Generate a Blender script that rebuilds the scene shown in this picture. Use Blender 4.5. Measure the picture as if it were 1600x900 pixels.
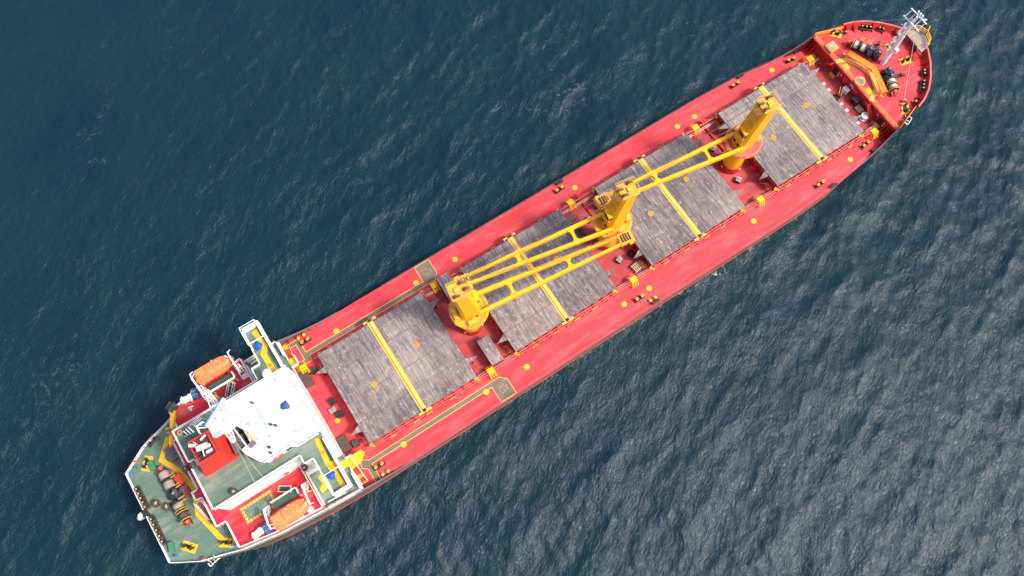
import bpy, bmesh, math, random
import numpy as np
from mathutils import Vector, Matrix
random.seed(7)
PI = math.pi
scene = bpy.context.scene
col = scene.collection
for o in list(bpy.data.objects): bpy.data.objects.remove(o)

# ------------------------------------------------------------------ camera, sky, sun, exposure
cam_d = bpy.data.cameras.new('camera'); cam = bpy.data.objects.new('camera', cam_d); col.objects.link(cam)
cam_d.sensor_width = 36.0; cam_d.lens = 28.485; cam_d.clip_start = 1.0; cam_d.clip_end = 9000.0
Rz = lambda t: Matrix.Rotation(t, 3, 'Z')
Rx = lambda t: Matrix.Rotation(t, 3, 'X')
cam.matrix_world = Matrix.Translation((-11.65, -34.0, 130.6)) @ (Rz(-0.5872) @ Rx(0.3171) @ Rz(0.0122)).to_4x4()
scene.camera = cam

SUN_EL, SUN_AZ = math.radians(51), math.radians(-47)     # azimuth measured from +X, counter-clockwise
world = bpy.data.worlds.new("World"); scene.world = world; world.use_nodes = True
wn = world.node_tree.nodes; bg = wn['Background']
sky = wn.new('ShaderNodeTexSky'); sky.sky_type = 'NISHITA'; sky.sun_disc = False
sky.sun_elevation = SUN_EL; sky.sun_rotation = PI/2 - SUN_AZ
sky.air_density = 1.0; sky.dust_density = 3.5; sky.ozone_density = 1.0
world.node_tree.links.new(sky.outputs[0], bg.inputs[0]); bg.inputs[1].default_value = 0.15
sd = bpy.data.lights.new('sun', 'SUN'); sd.energy = 2.5; sd.angle = math.radians(9); sd.color = (1, .95, .88)
sun = bpy.data.objects.new('sun', sd); col.objects.link(sun)
dirv = Vector((math.cos(SUN_AZ)*math.cos(SUN_EL), math.sin(SUN_AZ)*math.cos(SUN_EL), math.sin(SUN_EL)))
sun.rotation_euler = dirv.to_track_quat('Z', 'Y').to_euler(); sun.location = dirv*400
vs = scene.view_settings
vs.view_transform = 'Standard'; vs.look = 'None'; vs.gamma = 1.0; vs.use_curve_mapping = False
vs.exposure = 0.85
scene.render.engine = 'CYCLES'
scene.cycles.use_denoising = True
scene.cycles.max_bounces = 6
scene.cycles.caustics_reflective = False; scene.cycles.caustics_refractive = False

# ------------------------------------------------------------------ materials
def nodes_of(m): return m.node_tree.nodes, m.node_tree.links
def mat(name, c, rough=.55, c2=None, var=.18, scale=.5, metal=0., dirt=None, dirt_amt=.35, dirt_scale=.25, bump=0., stretch=(1,1,1), fine=.12, spec=.4):
    """paint with large soft fading, fine grain and optional dirt or wear patches of its own shape"""
    m = bpy.data.materials.new(name); m.use_nodes = True
    N, L = nodes_of(m); b = N['Principled BSDF']
    b.inputs['Roughness'].default_value = rough; b.inputs['Metallic'].default_value = metal
    b.inputs['Specular IOR Level'].default_value = spec
    tc = N.new('ShaderNodeTexCoord'); mp = N.new('ShaderNodeMapping'); mp.inputs['Scale'].default_value = stretch
    L.new(tc.outputs['Object'], mp.inputs[0])
    n1 = N.new('ShaderNodeTexNoise'); n1.inputs['Scale'].default_value = scale; n1.inputs['Detail'].default_value = 6; n1.inputs['Roughness'].default_value = .62
    L.new(mp.outputs[0], n1.inputs['Vector'])
    r = N.new('ShaderNodeValToRGB'); r.color_ramp.elements[0].position = .3; r.color_ramp.elements[1].position = .7
    lo = [x*(1-var) for x in c]; hi = [min(1, x*(1+var)) for x in (c2 or c)]
    r.color_ramp.elements[0].color = (*lo, 1); r.color_ramp.elements[1].color = (*hi, 1)
    L.new(n1.outputs['Fac'], r.inputs[0]); out = r.outputs[0]
    n3 = N.new('ShaderNodeTexNoise'); n3.inputs['Scale'].default_value = 4.5; n3.inputs['Detail'].default_value = 4
    L.new(mp.outputs[0], n3.inputs['Vector'])
    mr = N.new('ShaderNodeMapRange'); mr.inputs[1].default_value = .3; mr.inputs[2].default_value = .7; mr.inputs[3].default_value = 1-fine; mr.inputs[4].default_value = 1+fine
    L.new(n3.outputs['Fac'], mr.inputs[0])
    mm = N.new('ShaderNodeMix'); mm.data_type = 'RGBA'; mm.blend_type = 'MULTIPLY'; mm.inputs[0].default_value = 1
    L.new(out, mm.inputs[6]); L.new(mr.outputs[0], mm.inputs[7]); out = mm.outputs[2]
    if dirt:
        n2 = N.new('ShaderNodeTexNoise'); n2.inputs['Scale'].default_value = dirt_scale; n2.inputs['Detail'].default_value = 9; n2.inputs['Roughness'].default_value = .7
        L.new(mp.outputs[0], n2.inputs['Vector'])
        r2 = N.new('ShaderNodeValToRGB'); r2.color_ramp.elements[0].position = .52; r2.color_ramp.elements[1].position = .68
        r2.color_ramp.elements[0].color = (0,0,0,1); r2.color_ramp.elements[1].color = (dirt_amt,)*3+(1,)
        L.new(n2.outputs['Fac'], r2.inputs[0])
        m2 = N.new('ShaderNodeMix'); m2.data_type = 'RGBA'; m2.inputs[7].default_value = (*dirt, 1)
        L.new(r2.outputs[0], m2.inputs[0]); L.new(out, m2.inputs[6]); out = m2.outputs[2]
    L.new(out, b.inputs['Base Color'])
    if bump:
        bp = N.new('ShaderNodeBump'); bp.inputs['Strength'].default_value = bump; bp.inputs['Distance'].default_value = .1
        L.new(n3.outputs['Fac'], bp.inputs['Height']); L.new(bp.outputs[0], b.inputs['Normal'])
    return m

def deck_mat(name, c, seam, dirt, chips, seam_amt=.35, rough=.55, sx=9.0, sy=2.4):
    """steel deck plating: faded paint, pale plate seams, scuffs and chips"""
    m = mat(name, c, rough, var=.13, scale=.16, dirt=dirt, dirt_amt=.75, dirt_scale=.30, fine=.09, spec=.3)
    N, L = nodes_of(m); b = N['Principled BSDF']; src = b.inputs['Base Color'].links[0].from_socket
    tc = [n for n in N if n.type == 'TEX_COORD'][0]
    br = N.new('ShaderNodeTexBrick'); br.inputs['Color1'].default_value = (0,0,0,1); br.inputs['Color2'].default_value = (0,0,0,1); br.inputs['Mortar'].default_value = (1,1,1,1)
    br.inputs['Scale'].default_value = 1; br.inputs['Mortar Size'].default_value = .045; br.inputs['Brick Width'].default_value = sx; br.inputs['Row Height'].default_value = sy
    br.inputs['Mortar Smooth'].default_value = .4
    L.new(tc.outputs['Object'], br.inputs['Vector'])
    n = N.new('ShaderNodeTexNoise'); n.inputs['Scale'].default_value = .5; n.inputs['Detail'].default_value = 5; L.new(tc.outputs['Object'], n.inputs['Vector'])
    mu = N.new('ShaderNodeMath'); mu.operation = 'MULTIPLY'; L.new(br.outputs['Color'], mu.inputs[0]); 
    mr = N.new('ShaderNodeMapRange'); mr.inputs[1].default_value = .4; mr.inputs[2].default_value = .7; mr.inputs[3].default_value = 0; mr.inputs[4].default_value = seam_amt
    L.new(n.outputs['Fac'], mr.inputs[0]); L.new(mr.outputs[0], mu.inputs[1])
    mx = N.new('ShaderNodeMix'); mx.data_type = 'RGBA'; mx.inputs[7].default_value = (*seam, 1)
    L.new(mu.outputs[0], mx.inputs[0]); L.new(src, mx.inputs[6])
    # broad worn lanes where the paint has bleached, running along the ship
    wl_ = N.new('ShaderNodeMapping'); wl_.inputs['Scale'].default_value = (.35, 1.5, 1); L.new(tc.outputs['Object'], wl_.inputs[0])
    wn_ = N.new('ShaderNodeTexNoise'); wn_.inputs['Scale'].default_value = .45; wn_.inputs['Detail'].default_value = 8; wn_.inputs['Roughness'].default_value = .68; L.new(wl_.outputs[0], wn_.inputs['Vector'])
    wr = N.new('ShaderNodeMapRange'); wr.inputs[1].default_value = .48; wr.inputs[2].default_value = .72; wr.inputs[3].default_value = 0; wr.inputs[4].default_value = .62; L.new(wn_.outputs['Fac'], wr.inputs[0])
    wx = N.new('ShaderNodeMix'); wx.data_type = 'RGBA'; wx.inputs[7].default_value = (*chips, 1); L.new(wr.outputs[0], wx.inputs[0]); L.new(mx.outputs[2], wx.inputs[6]); mx = wx
    # chips
    v = N.new('ShaderNodeTexNoise'); v.inputs['Scale'].default_value = 1.7; v.inputs['Detail'].default_value = 8; v.inputs['Roughness'].default_value = .75
    L.new(tc.outputs['Object'], v.inputs['Vector'])
    r = N.new('ShaderNodeValToRGB'); r.color_ramp.elements[0].position = .63; r.color_ramp.elements[1].position = .70
    r.color_ramp.elements[0].color = (0,0,0,1); r.color_ramp.elements[1].color = (.55,.55,.55,1); L.new(v.outputs['Fac'], r.inputs[0])
    m2 = N.new('ShaderNodeMix'); m2.data_type = 'RGBA'; m2.inputs[7].default_value = (*chips, 1)
    L.new(r.outputs[0], m2.inputs[0]); L.new(mx.outputs[2], m2.inputs[6]); L.new(m2.outputs[2], b.inputs['Base Color'])
    return m

def hatch_mat():
    """weathered bare-looking steel covers: dark and pale streaks across the ship, rust blotches"""
    m = bpy.data.materials.new('weathered_hatch_paint'); m.use_nodes = True
    N, L = nodes_of(m); b = N['Principled BSDF']; b.inputs['Roughness'].default_value = .6; b.inputs['Specular IOR Level'].default_value = .35
    geo = N.new('ShaderNodeNewGeometry')                      # world position so that every cover weathers differently
    def noise(scale, st, det=7, rough=.65, off=0):
        mp = N.new('ShaderNodeMapping'); mp.inputs['Scale'].default_value = st; mp.inputs['Location'].default_value = (off, off*.7, 0); L.new(geo.outputs['Position'], mp.inputs[0])
        n = N.new('ShaderNodeTexNoise'); n.inputs['Scale'].default_value = scale; n.inputs['Detail'].default_value = det; n.inputs['Roughness'].default_value = rough
        L.new(mp.outputs[0], n.inputs['Vector']); return n.outputs['Fac']
    def ramp(f, a, bb, c0=0., c1=1.):
        r = N.new('ShaderNodeMapRange'); r.inputs[1].default_value = a; r.inputs[2].default_value = bb; r.inputs[3].default_value = c0; r.inputs[4].default_value = c1
        L.new(f, r.inputs[0]); return r.outputs[0]
    def math_(op, a, bb):
        x = N.new('ShaderNodeMath'); x.operation = op
        for i, s in enumerate((a, bb)):
            if isinstance(s, (int, float)): x.inputs[i].default_value = s
            else: L.new(s, x.inputs[i])
        return x.outputs[0]
    def mix(f, a, bb):
        x = N.new('ShaderNodeMix'); x.data_type = 'RGBA'; L.new(f, x.inputs[0])
        for i, s in ((6, a), (7, bb)):
            if isinstance(s, tuple): x.inputs[i].default_value = (*s, 1)
            else: L.new(s, x.inputs[i])
        return x.outputs[2]
    # ribs 0.8 m apart across the ship
    wv = N.new('ShaderNodeTexWave'); wv.wave_type = 'BANDS'; wv.bands_direction = 'X'; wv.inputs['Scale'].default_value = .4; wv.inputs['Distortion'].default_value = 2.2; wv.inputs['Detail'].default_value = 3; wv.inputs['Detail Scale'].default_value = .8
    L.new(geo.outputs['Position'], wv.inputs['Vector'])
    lines = noise(1.0, (3.4, .20, 1), 6, .62)
    streak = noise(1.3, (1.7, .42, 1), 9, .70)
    blot = noise(1.35, (1.25, .8, 1), 9, .72, 31)
    big = noise(.14, (1, .7, 1), 3, .5, 11)
    f = math_('ADD', math_('MULTIPLY', lines, .55), math_('ADD', math_('MULTIPLY', streak, .45), math_('MULTIPLY', blot, .30)))
    f = math_('ADD', f, math_('MULTIPLY', math_('SUBTRACT', big, .5), .5))
    c = mix(ramp(f, .545, .78), (.108,.091,.096), (.295,.240,.210))
    c = mix(ramp(blot, .57, .64, 0, .62), c, (.47,.385,.33))
    rust = noise(1.6, (1,1,1), 9, .75, 57)
    c = mix(ramp(rust, .63, .72, 0, .55), c, (.20,.095,.06))
    br = N.new('ShaderNodeTexBrick'); br.inputs['Color1'].default_value = (.80,.80,.83,1); br.inputs['Color2'].default_value = (1.14,1.12,1.09,1); br.inputs['Mortar'].default_value = (.8,.8,.82,1)
    br.inputs['Scale'].default_value = 1; br.inputs['Mortar Size'].default_value = .01; br.inputs['Brick Width'].default_value = 3.25; br.inputs['Row Height'].default_value = 4.1; br.offset = 0; br.inputs['Bias'].default_value = -.1
    L.new(geo.outputs['Position'], br.inputs['Vector'])
    bm_ = N.new('ShaderNodeMix'); bm_.data_type = 'RGBA'; bm_.blend_type = 'MULTIPLY'; bm_.inputs[0].default_value = .8
    L.new(c, bm_.inputs[6]); L.new(br.outputs['Color'], bm_.inputs[7]); c = bm_.outputs[2]
    gr = noise(6., (1,1,1), 4, .6, 3)
    gm = N.new('ShaderNodeMix'); gm.data_type = 'RGBA'; gm.blend_type = 'MULTIPLY'; gm.inputs[0].default_value = 1
    L.new(c, gm.inputs[6]); L.new(ramp(gr, .3, .7, .8, 1.2), gm.inputs[7])
    L.new(gm.outputs[2], b.inputs['Base Color'])
    bp = N.new('ShaderNodeBump'); bp.inputs['Strength'].default_value = .5; bp.inputs['Distance'].default_value = .12
    L.new(math_('ADD', math_('MULTIPLY', lines, 1.0), math_('MULTIPLY', streak, .9)), bp.inputs['Height']); L.new(bp.outputs[0], b.inputs['Normal'])
    return m

def rope_mat():
    m = mat('mooring_rope_coil', (.42,.33,.27), .85, var=.2, scale=2.5)
    N, L = nodes_of(m); b = N['Principled BSDF']; src = b.inputs['Base Color'].links[0].from_socket
    tc = [n for n in N if n.type == 'TEX_COORD'][0]
    w = N.new('ShaderNodeTexWave'); w.bands_direction = 'Y'; w.inputs['Scale'].default_value = 2.2; w.inputs['Distortion'].default_value = 1.2
    L.new(tc.outputs['Object'], w.inputs['Vector'])
    mr = N.new('ShaderNodeMapRange'); mr.inputs[3].default_value = .6; mr.inputs[4].default_value = 1.1; L.new(w.outputs['Fac'], mr.inputs[0])
    mm = N.new('ShaderNodeMix'); mm.data_type = 'RGBA'; mm.blend_type = 'MULTIPLY'; mm.inputs[0].default_value = 1
    L.new(src, mm.inputs[6]); L.new(mr.outputs[0], mm.inputs[7]); L.new(mm.outputs[2], b.inputs['Base Color'])
    return m

M = {}
M['red'] = deck_mat('red_deck_paint', (.64,.040,.048), (.75,.25,.24), (.30,.055,.05), (.66,.15,.15))
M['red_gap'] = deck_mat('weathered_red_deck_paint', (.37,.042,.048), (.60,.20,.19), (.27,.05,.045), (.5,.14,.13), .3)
M['red_house'] = deck_mat('red_boat_deck_paint', (.56,.020,.032), (.75,.3,.25), (.42,.05,.05), (.66,.18,.15), .3, sx=5, sy=1.8)
M['red_steel'] = mat('red_steel_paint', (.46,.020,.015), .5, var=.15, scale=.7, dirt=(.26,.06,.04), dirt_amt=.5, dirt_scale=.6)
M['red_rail'] = mat('red_pipe_paint', (.60,.11,.10), .5, var=.15, scale=.9, dirt=(.45,.2,.16), dirt_amt=.5, dirt_scale=1.2)
M['funnel_red'] = mat('funnel_red_paint', (.66,.035,.022), .42, var=.08, scale=.5, dirt=(.5,.03,.02), dirt_amt=.4)
M['hull_grey'] = mat('hull_grey_paint', (.125,.098,.095), .5, var=.2, scale=.3, dirt=(.26,.17,.12), dirt_amt=.65, dirt_scale=.35, stretch=(.5,1,1.5))
M['boot'] = mat('antifouling_red', (.62,.10,.045), .55, var=.2, scale=.3, dirt=(.30,.07,.04), dirt_amt=.6, dirt_scale=.5, stretch=(.35,1,2))
M['hull_beige'] = mat('sheer_strake_beige', (.46,.36,.27), .55, var=.2, scale=.35, dirt=(.26,.2,.14), dirt_amt=.7, dirt_scale=.5, stretch=(.6,1,1))
M['green'] = deck_mat('green_deck_paint', (.098,.160,.118), (.27,.31,.23), (.20,.19,.15), (.36,.33,.25), .35, sx=6, sy=1.9)
M['green_dark'] = mat('green_platform_paint', (.04,.085,.06), .6, var=.15, scale=.8)
M['green_box'] = mat('green_locker_paint', (.05,.20,.10), .5, var=.1)
M['white'] = mat('white_ship_paint', (.78,.78,.77), .4, var=.03, scale=.4, dirt=(.55,.47,.38), dirt_amt=.22, dirt_scale=.45, fine=.03)
M['white_roof'] = mat('white_roof_paint', (.80,.80,.79), .5, var=.03, scale=.25, dirt=(.55,.52,.46), dirt_amt=.34, dirt_scale=.4, fine=.03)
M['rail_white'] = mat('white_rail_paint', (.78,.76,.74), .45, var=.08, scale=1.5, fine=.05)
M['yellow'] = mat('crane_yellow_paint', (.88,.40,.004), .40, var=.07, scale=.5, dirt=(.62,.26,.02), dirt_amt=.35, dirt_scale=.5, fine=.05)
M['yellow_worn'] = mat('worn_crane_yellow', (.76,.36,.03), .5, var=.12, scale=.9, dirt=(.45,.26,.12), dirt_amt=.75, dirt_scale=.8)
M['yellow_line'] = mat('yellow_line_paint', (.80,.42,.01), .5, var=.07, scale=.8, dirt=(.6,.4,.08), dirt_amt=.3, dirt_scale=1.5)
M['yellow_pale'] = mat('faded_yellow_paint', (.80,.43,.07), .5, var=.08, scale=.6, dirt=(.6,.36,.1), dirt_amt=.5, dirt_scale=.9)
M['orange_grate'] = mat('orange_grating', (.58,.19,.010), .6, var=.2, scale=1.2, dirt=(.35,.16,.03), dirt_amt=.6, dirt_scale=1.3)
M['orange_pad'] = mat('orange_pad_paint', (.62,.27,.03), .6, var=.2, scale=2)
M['boat'] = mat('lifeboat_orange', (.82,.19,.06), .4, c2=(.82,.24,.09), var=.08, scale=.6, dirt=(.6,.14,.05), dirt_amt=.35, dirt_scale=.8, fine=.04)
M['boat_dark'] = mat('lifeboat_dark_orange', (.40,.075,.03), .5)  # darker orange of the boat's seams, hatch knob, stern door and grab lines
M['walk'] = mat('nonslip_walkway_grey', (.165,.130,.098), .8, var=.2, scale=.5, dirt=(.22,.15,.11), dirt_amt=.5, dirt_scale=.8)
M['black'] = mat('black_steel', (.022,.022,.026), .5, var=.3, scale=1.5, dirt=(.10,.06,.045), dirt_amt=.5, dirt_scale=1.5)
M['iron'] = mat('dark_iron', (.055,.05,.055), .5, var=.3, scale=2, dirt=(.16,.09,.06), dirt_amt=.6, dirt_scale=2)
M['rubber'] = mat('tyre_rubber', (.018,.018,.02), .8, var=.2)
M['grey'] = mat('grey_steel_paint', (.26,.235,.235), .6, var=.15, scale=.5, dirt=(.34,.25,.21), dirt_amt=.6, dirt_scale=.7)
M['grey_dark'] = mat('dark_grey_paint', (.10,.092,.10), .6, var=.15, scale=.7, dirt=(.17,.13,.11), dirt_amt=.5)
M['rope'] = rope_mat()
M['rope_dark'] = mat('dark_rope', (.10,.075,.065), .85, var=.3, scale=2.5)
M['rope_pale'] = mat('pale_rope', (.62,.56,.48), .85, var=.15, scale=2.5)
M['wire'] = mat('rope_stay', (.50,.38,.22), .8, var=.2)
M['wire_dark'] = mat('wire_rope', (.16,.09,.05), .7, var=.2)
M['brown'] = mat('rusty_brown', (.11,.055,.04), .75, var=.3, scale=1.4)
M['brown_grate'] = mat('brown_grating', (.22,.055,.045), .7, var=.25, scale=2)
M['blue'] = mat('blue_tarpaulin', (.010,.085,.42), .55, var=.3, scale=2.2)
M['blue_dark'] = mat('dark_blue_cover', (.040,.080,.22), .7, var=.3, scale=2.2)
M['blue_trim'] = mat('blue_paint', (.04,.22,.60), .45, var=.05)
M['wood'] = mat('pale_timber', (.50,.36,.22), .8, var=.25, scale=2.5)
M['reel_brown'] = mat('brown_cable_reel', (.26,.16,.075), .7, var=.2, scale=2)
M['glass'] = mat('dark_window_glass', (.02,.025,.03), .1, var=.1, spec=.6)
M['curtain'] = mat('curtained_window', (.42,.44,.45), .8, var=.15, spec=.05)
M['silver'] = mat('exhaust_silver', (.62,.61,.62), .45, var=.1, scale=1.5, metal=.15)
M['red_bright'] = mat('bright_red_paint', (.65,.06,.03), .45, var=.1)
M['pink_sign'] = mat('pink_red_sign', (.75,.10,.22), .5, var=.1)
M['hatch'] = hatch_mat()

# ------------------------------------------------------------------ helpers
class MB:
    """collects shapes into one mesh; every face keeps a material slot"""
    def __init__(s): s.v = []; s.f = []; s.m = []; s.s = []
    def add(s, vs, fs, m=0, smooth=False):
        k = len(s.v); s.v += [tuple(p) for p in vs]
        for f in fs: s.f.append([k+i for i in f]); s.m.append(m); s.s.append(smooth)
        return s
    def box(s, x, y, z, sx, sy, sz, rz=0., m=0):
        c, q = math.cos(rz), math.sin(rz)
        vs = [(x+dx*c-dy*q, y+dx*q+dy*c, z+dz) for dz in (-sz/2, sz/2) for dx, dy in ((-sx/2,-sy/2),(sx/2,-sy/2),(sx/2,sy/2),(-sx/2,sy/2))]
        return s.add(vs, [(3,2,1,0),(4,5,6,7),(0,1,5,4),(1,2,6,5),(2,3,7,6),(3,0,4,7)], m)
    def box0(s, x, y, z, sx, sy, sz, rz=0., m=0): return s.box(x, y, z+sz/2, sx, sy, sz, rz, m)
    def bar(s, a, b, w, h=None, m=0):
        a, b = Vector(a), Vector(b); h = h or w; d = (b-a)
        if d.length < 1e-6: return s
        d.normalize(); side = d.cross(Vector((0,0,1)))
        if side.length < 1e-3: side = Vector((1,0,0))
        side.normalize(); up = side.cross(d)
        vs = [p+side*i*w/2+up*j*h/2 for p in (a, b) for i, j in ((-1,-1),(1,-1),(1,1),(-1,1))]
        return s.add(vs, [(3,2,1,0),(4,5,6,7),(0,1,5,4),(1,2,6,5),(2,3,7,6),(3,0,4,7)], m)
    def taper(s, a, b, w0, h0, w1, h1, m=0):
        a, b = Vector(a), Vector(b); d = (b-a).normalized(); side = d.cross(Vector((0,0,1))).normalized(); up = side.cross(d)
        vs = [p+side*i*w/2+up*j*h/2 for p, w, h in ((a,w0,h0),(b,w1,h1)) for i, j in ((-1,-1),(1,-1),(1,1),(-1,1))]
        return s.add(vs, [(3,2,1,0),(4,5,6,7),(0,1,5,4),(1,2,6,5),(2,3,7,6),(3,0,4,7)], m)
    def prism(s, poly, z0, z1, m=0, mtop=None, bottom=True):
        n = len(poly); vs = [(x, y, z0) for x, y in poly]+[(x, y, z1) for x, y in poly]
        k = len(s.v); s.v += vs
        for i in range(n):
            j = (i+1) % n; s.f.append([k+i, k+j, k+n+j, k+n+i]); s.m.append(m); s.s.append(False)
        s.f.append([k+n+i for i in range(n)]); s.m.append(m if mtop is None else mtop); s.s.append(False)
        if bottom: s.f.append([k+n-1-i for i in range(n)]); s.m.append(m); s.s.append(False)
        return s
    def sheet(s, poly, z, m=0): return s.add([(x, y, z) for x, y in poly], [list(range(len(poly)))], m)
    def loft(s, rings, m=0, closed=True, caps=True, smooth=False, mcap=None):
        n = len(rings[0]); k = len(s.v)
        for r in rings: s.v += [tuple(p) for p in r]
        for a in range(len(rings)-1):
            for i in range(n if closed else n-1):
                j = (i+1) % n; s.f.append([k+a*n+i, k+a*n+j, k+(a+1)*n+j, k+(a+1)*n+i]); s.m.append(m); s.s.append(smooth)
        if caps:
            for r in (rings[0], rings[-1]): s.add(r, [list(range(n))], m if mcap is None else mcap)
        return s
    def cyl(s, a, b, r0, r1=None, n=16, m=0, caps=True, mcap=None, smooth=True):
        a, b = Vector(a), Vector(b); r1 = r0 if r1 is None else r1
        d = (b-a).normalized(); u = d.orthogonal().normalized(); w = d.cross(u)
        rings = [[p+(u*math.cos(2*PI*i/n)+w*math.sin(2*PI*i/n))*r for i in range(n)] for p, r in ((a, r0), (b, r1))]
        return s.loft(rings, m, True, caps, smooth and n > 5, mcap)
    def vcyl(s, x, y, z0, z1, r0, r1=None, n=16, m=0, mcap=None): return s.cyl((x,y,z0), (x,y,z1), r0, r1, n, m, True, mcap)
    def tube(s, pts, r, n=6, m=0):
        for a, b in zip(pts[:-1], pts[1:]): s.cyl(a, b, r, r, n, m, True)
        return s
    def torus(s, c, R, r, axis='Z', n=24, k=10, m=0):
        rings = []
        for i in range(n+1):
            t = 2*PI*i/n; ring = []
            for j in range(k):
                q = 2*PI*j/k; x, y, z = (R+r*math.cos(q))*math.cos(t), (R+r*math.cos(q))*math.sin(t), r*math.sin(q)
                if axis == 'X': x, y, z = z, x, y
                if axis == 'Y': x, y, z = x, z, y
                ring.append((c[0]+x, c[1]+y, c[2]+z))
            rings.append(ring)
        return s.loft(rings, m, True, False, True)
    def dome(s, c, r, h, n=20, k=6, m=0):
        rings = [[(c[0]+r*math.cos(q*PI/2/k)*math.cos(2*PI*i/n), c[1]+r*math.cos(q*PI/2/k)*math.sin(2*PI*i/n), c[2]+h*math.sin(q*PI/2/k)) for i in range(n)] for q in range(k)]
        rings.append([(c[0]+.02*math.cos(2*PI*i/n), c[1]+.02*math.sin(2*PI*i/n), c[2]+h) for i in range(n)])
        return s.loft(rings, m, True, True, True)
    def rail(s, pts, h=1.0, bars=3, r=.045, step=1.5, m=0, closed=False, slope=False):
        """guard rail: posts and horizontal bars along a polyline of 3D points"""
        P = [Vector(p) for p in pts]
        if closed: P.append(P[0])
        for a, b in zip(P[:-1], P[1:]):
            n = max(1, round((b-a).length/step))
            for i in range(n+1):
                q = a.lerp(b, i/n); s.bar(q, q+Vector((0,0,h)), r*1.7, r*1.7, m)
            for k in range(bars):
                z = Vector((0,0,h*(k+1)/bars)); s.bar(a+z, b+z, r*2, r*2, m)
        return s
    def wall_quad(s, a, b, z0, z1, m=0): return s.add([(a[0],a[1],z0),(b[0],b[1],z0),(b[0],b[1],z1),(a[0],a[1],z1)], [(0,1,2,3)], m)
    def build(s, name, mats, parent=None, loc=None):
        me = bpy.data.meshes.new(name); me.from_pydata(s.v, [], s.f)
        for k in (mats if isinstance(mats, (list, tuple)) else [mats]): me.materials.append(M[k])
        me.polygons.foreach_set('material_index', s.m); me.polygons.foreach_set('use_smooth', s.s); me.update()
        o = bpy.data.objects.new(name, me); col.objects.link(o)
        if parent: o.parent = parent
        if loc: o.location = loc
        return o
def tag(o, label=None, cat=None, group=None, kind=None):
    for k, v in (('label', label), ('category', cat), ('group', group), ('kind', kind)):
        if v: o[k] = v
    return o
def thing(name, label, cat, loc=(0,0,0), rz=0., group=None):
    o = bpy.data.objects.new(name, None); col.objects.link(o); o.empty_display_size = .5
    o.location = loc; o.rotation_euler = (0, 0, rz); return tag(o, label, cat, group)
def dup(root, label, loc, rz=0.):
    r = root.copy(); col.objects.link(r); r.location = loc; r.rotation_euler = (0, 0, rz); r['label'] = label
    for ch in list(root.children):
        c = ch.copy(); col.objects.link(c); c.parent = r
        for g in list(ch.children):
            d = g.copy(); col.objects.link(d); d.parent = c
    return r
def offset(poly, d):
    """inset a counter-clockwise polygon by d with mitred corners"""
    n = len(poly); out = []
    for i in range(n):
        p0, p1, p2 = (Vector(poly[(i+k) % n]) for k in (-1, 0, 1))
        e1, e2 = (p1-p0).normalized(), (p2-p1).normalized(); n1, n2 = Vector((-e1.y, e1.x)), Vector((-e2.y, e2.x))
        b = (n1+n2); q = p1+b*(d/max(.2, 1+n1.dot(n2))); out.append((q.x, q.y))
    return out
def ccw(poly):
    a = sum(p[0]*q[1]-q[0]*p[1] for p, q in zip(poly, poly[1:]+poly[:1])); return poly if a > 0 else poly[::-1]
def mirror(poly): return [(x, -y) for x, y in poly][::-1]
def path_poly(pts, w):
    """outline of a band of width w along a polyline"""
    P = [Vector(p) for p in pts]; L_, R_ = [], []
    for i, p in enumerate(P):
        d1 = (P[i]-P[i-1]).normalized() if i else (P[1]-P[0]).normalized()
        d2 = (P[i+1]-P[i]).normalized() if i < len(P)-1 else d1
        n1, n2 = Vector((-d1.y, d1.x)), Vector((-d2.y, d2.x)); b = (n1+n2)/(1+n1.dot(n2))
        L_.append(tuple(p+b*w/2)); R_.append(tuple(p-b*w/2))
    return ccw(L_+R_[::-1])
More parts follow.
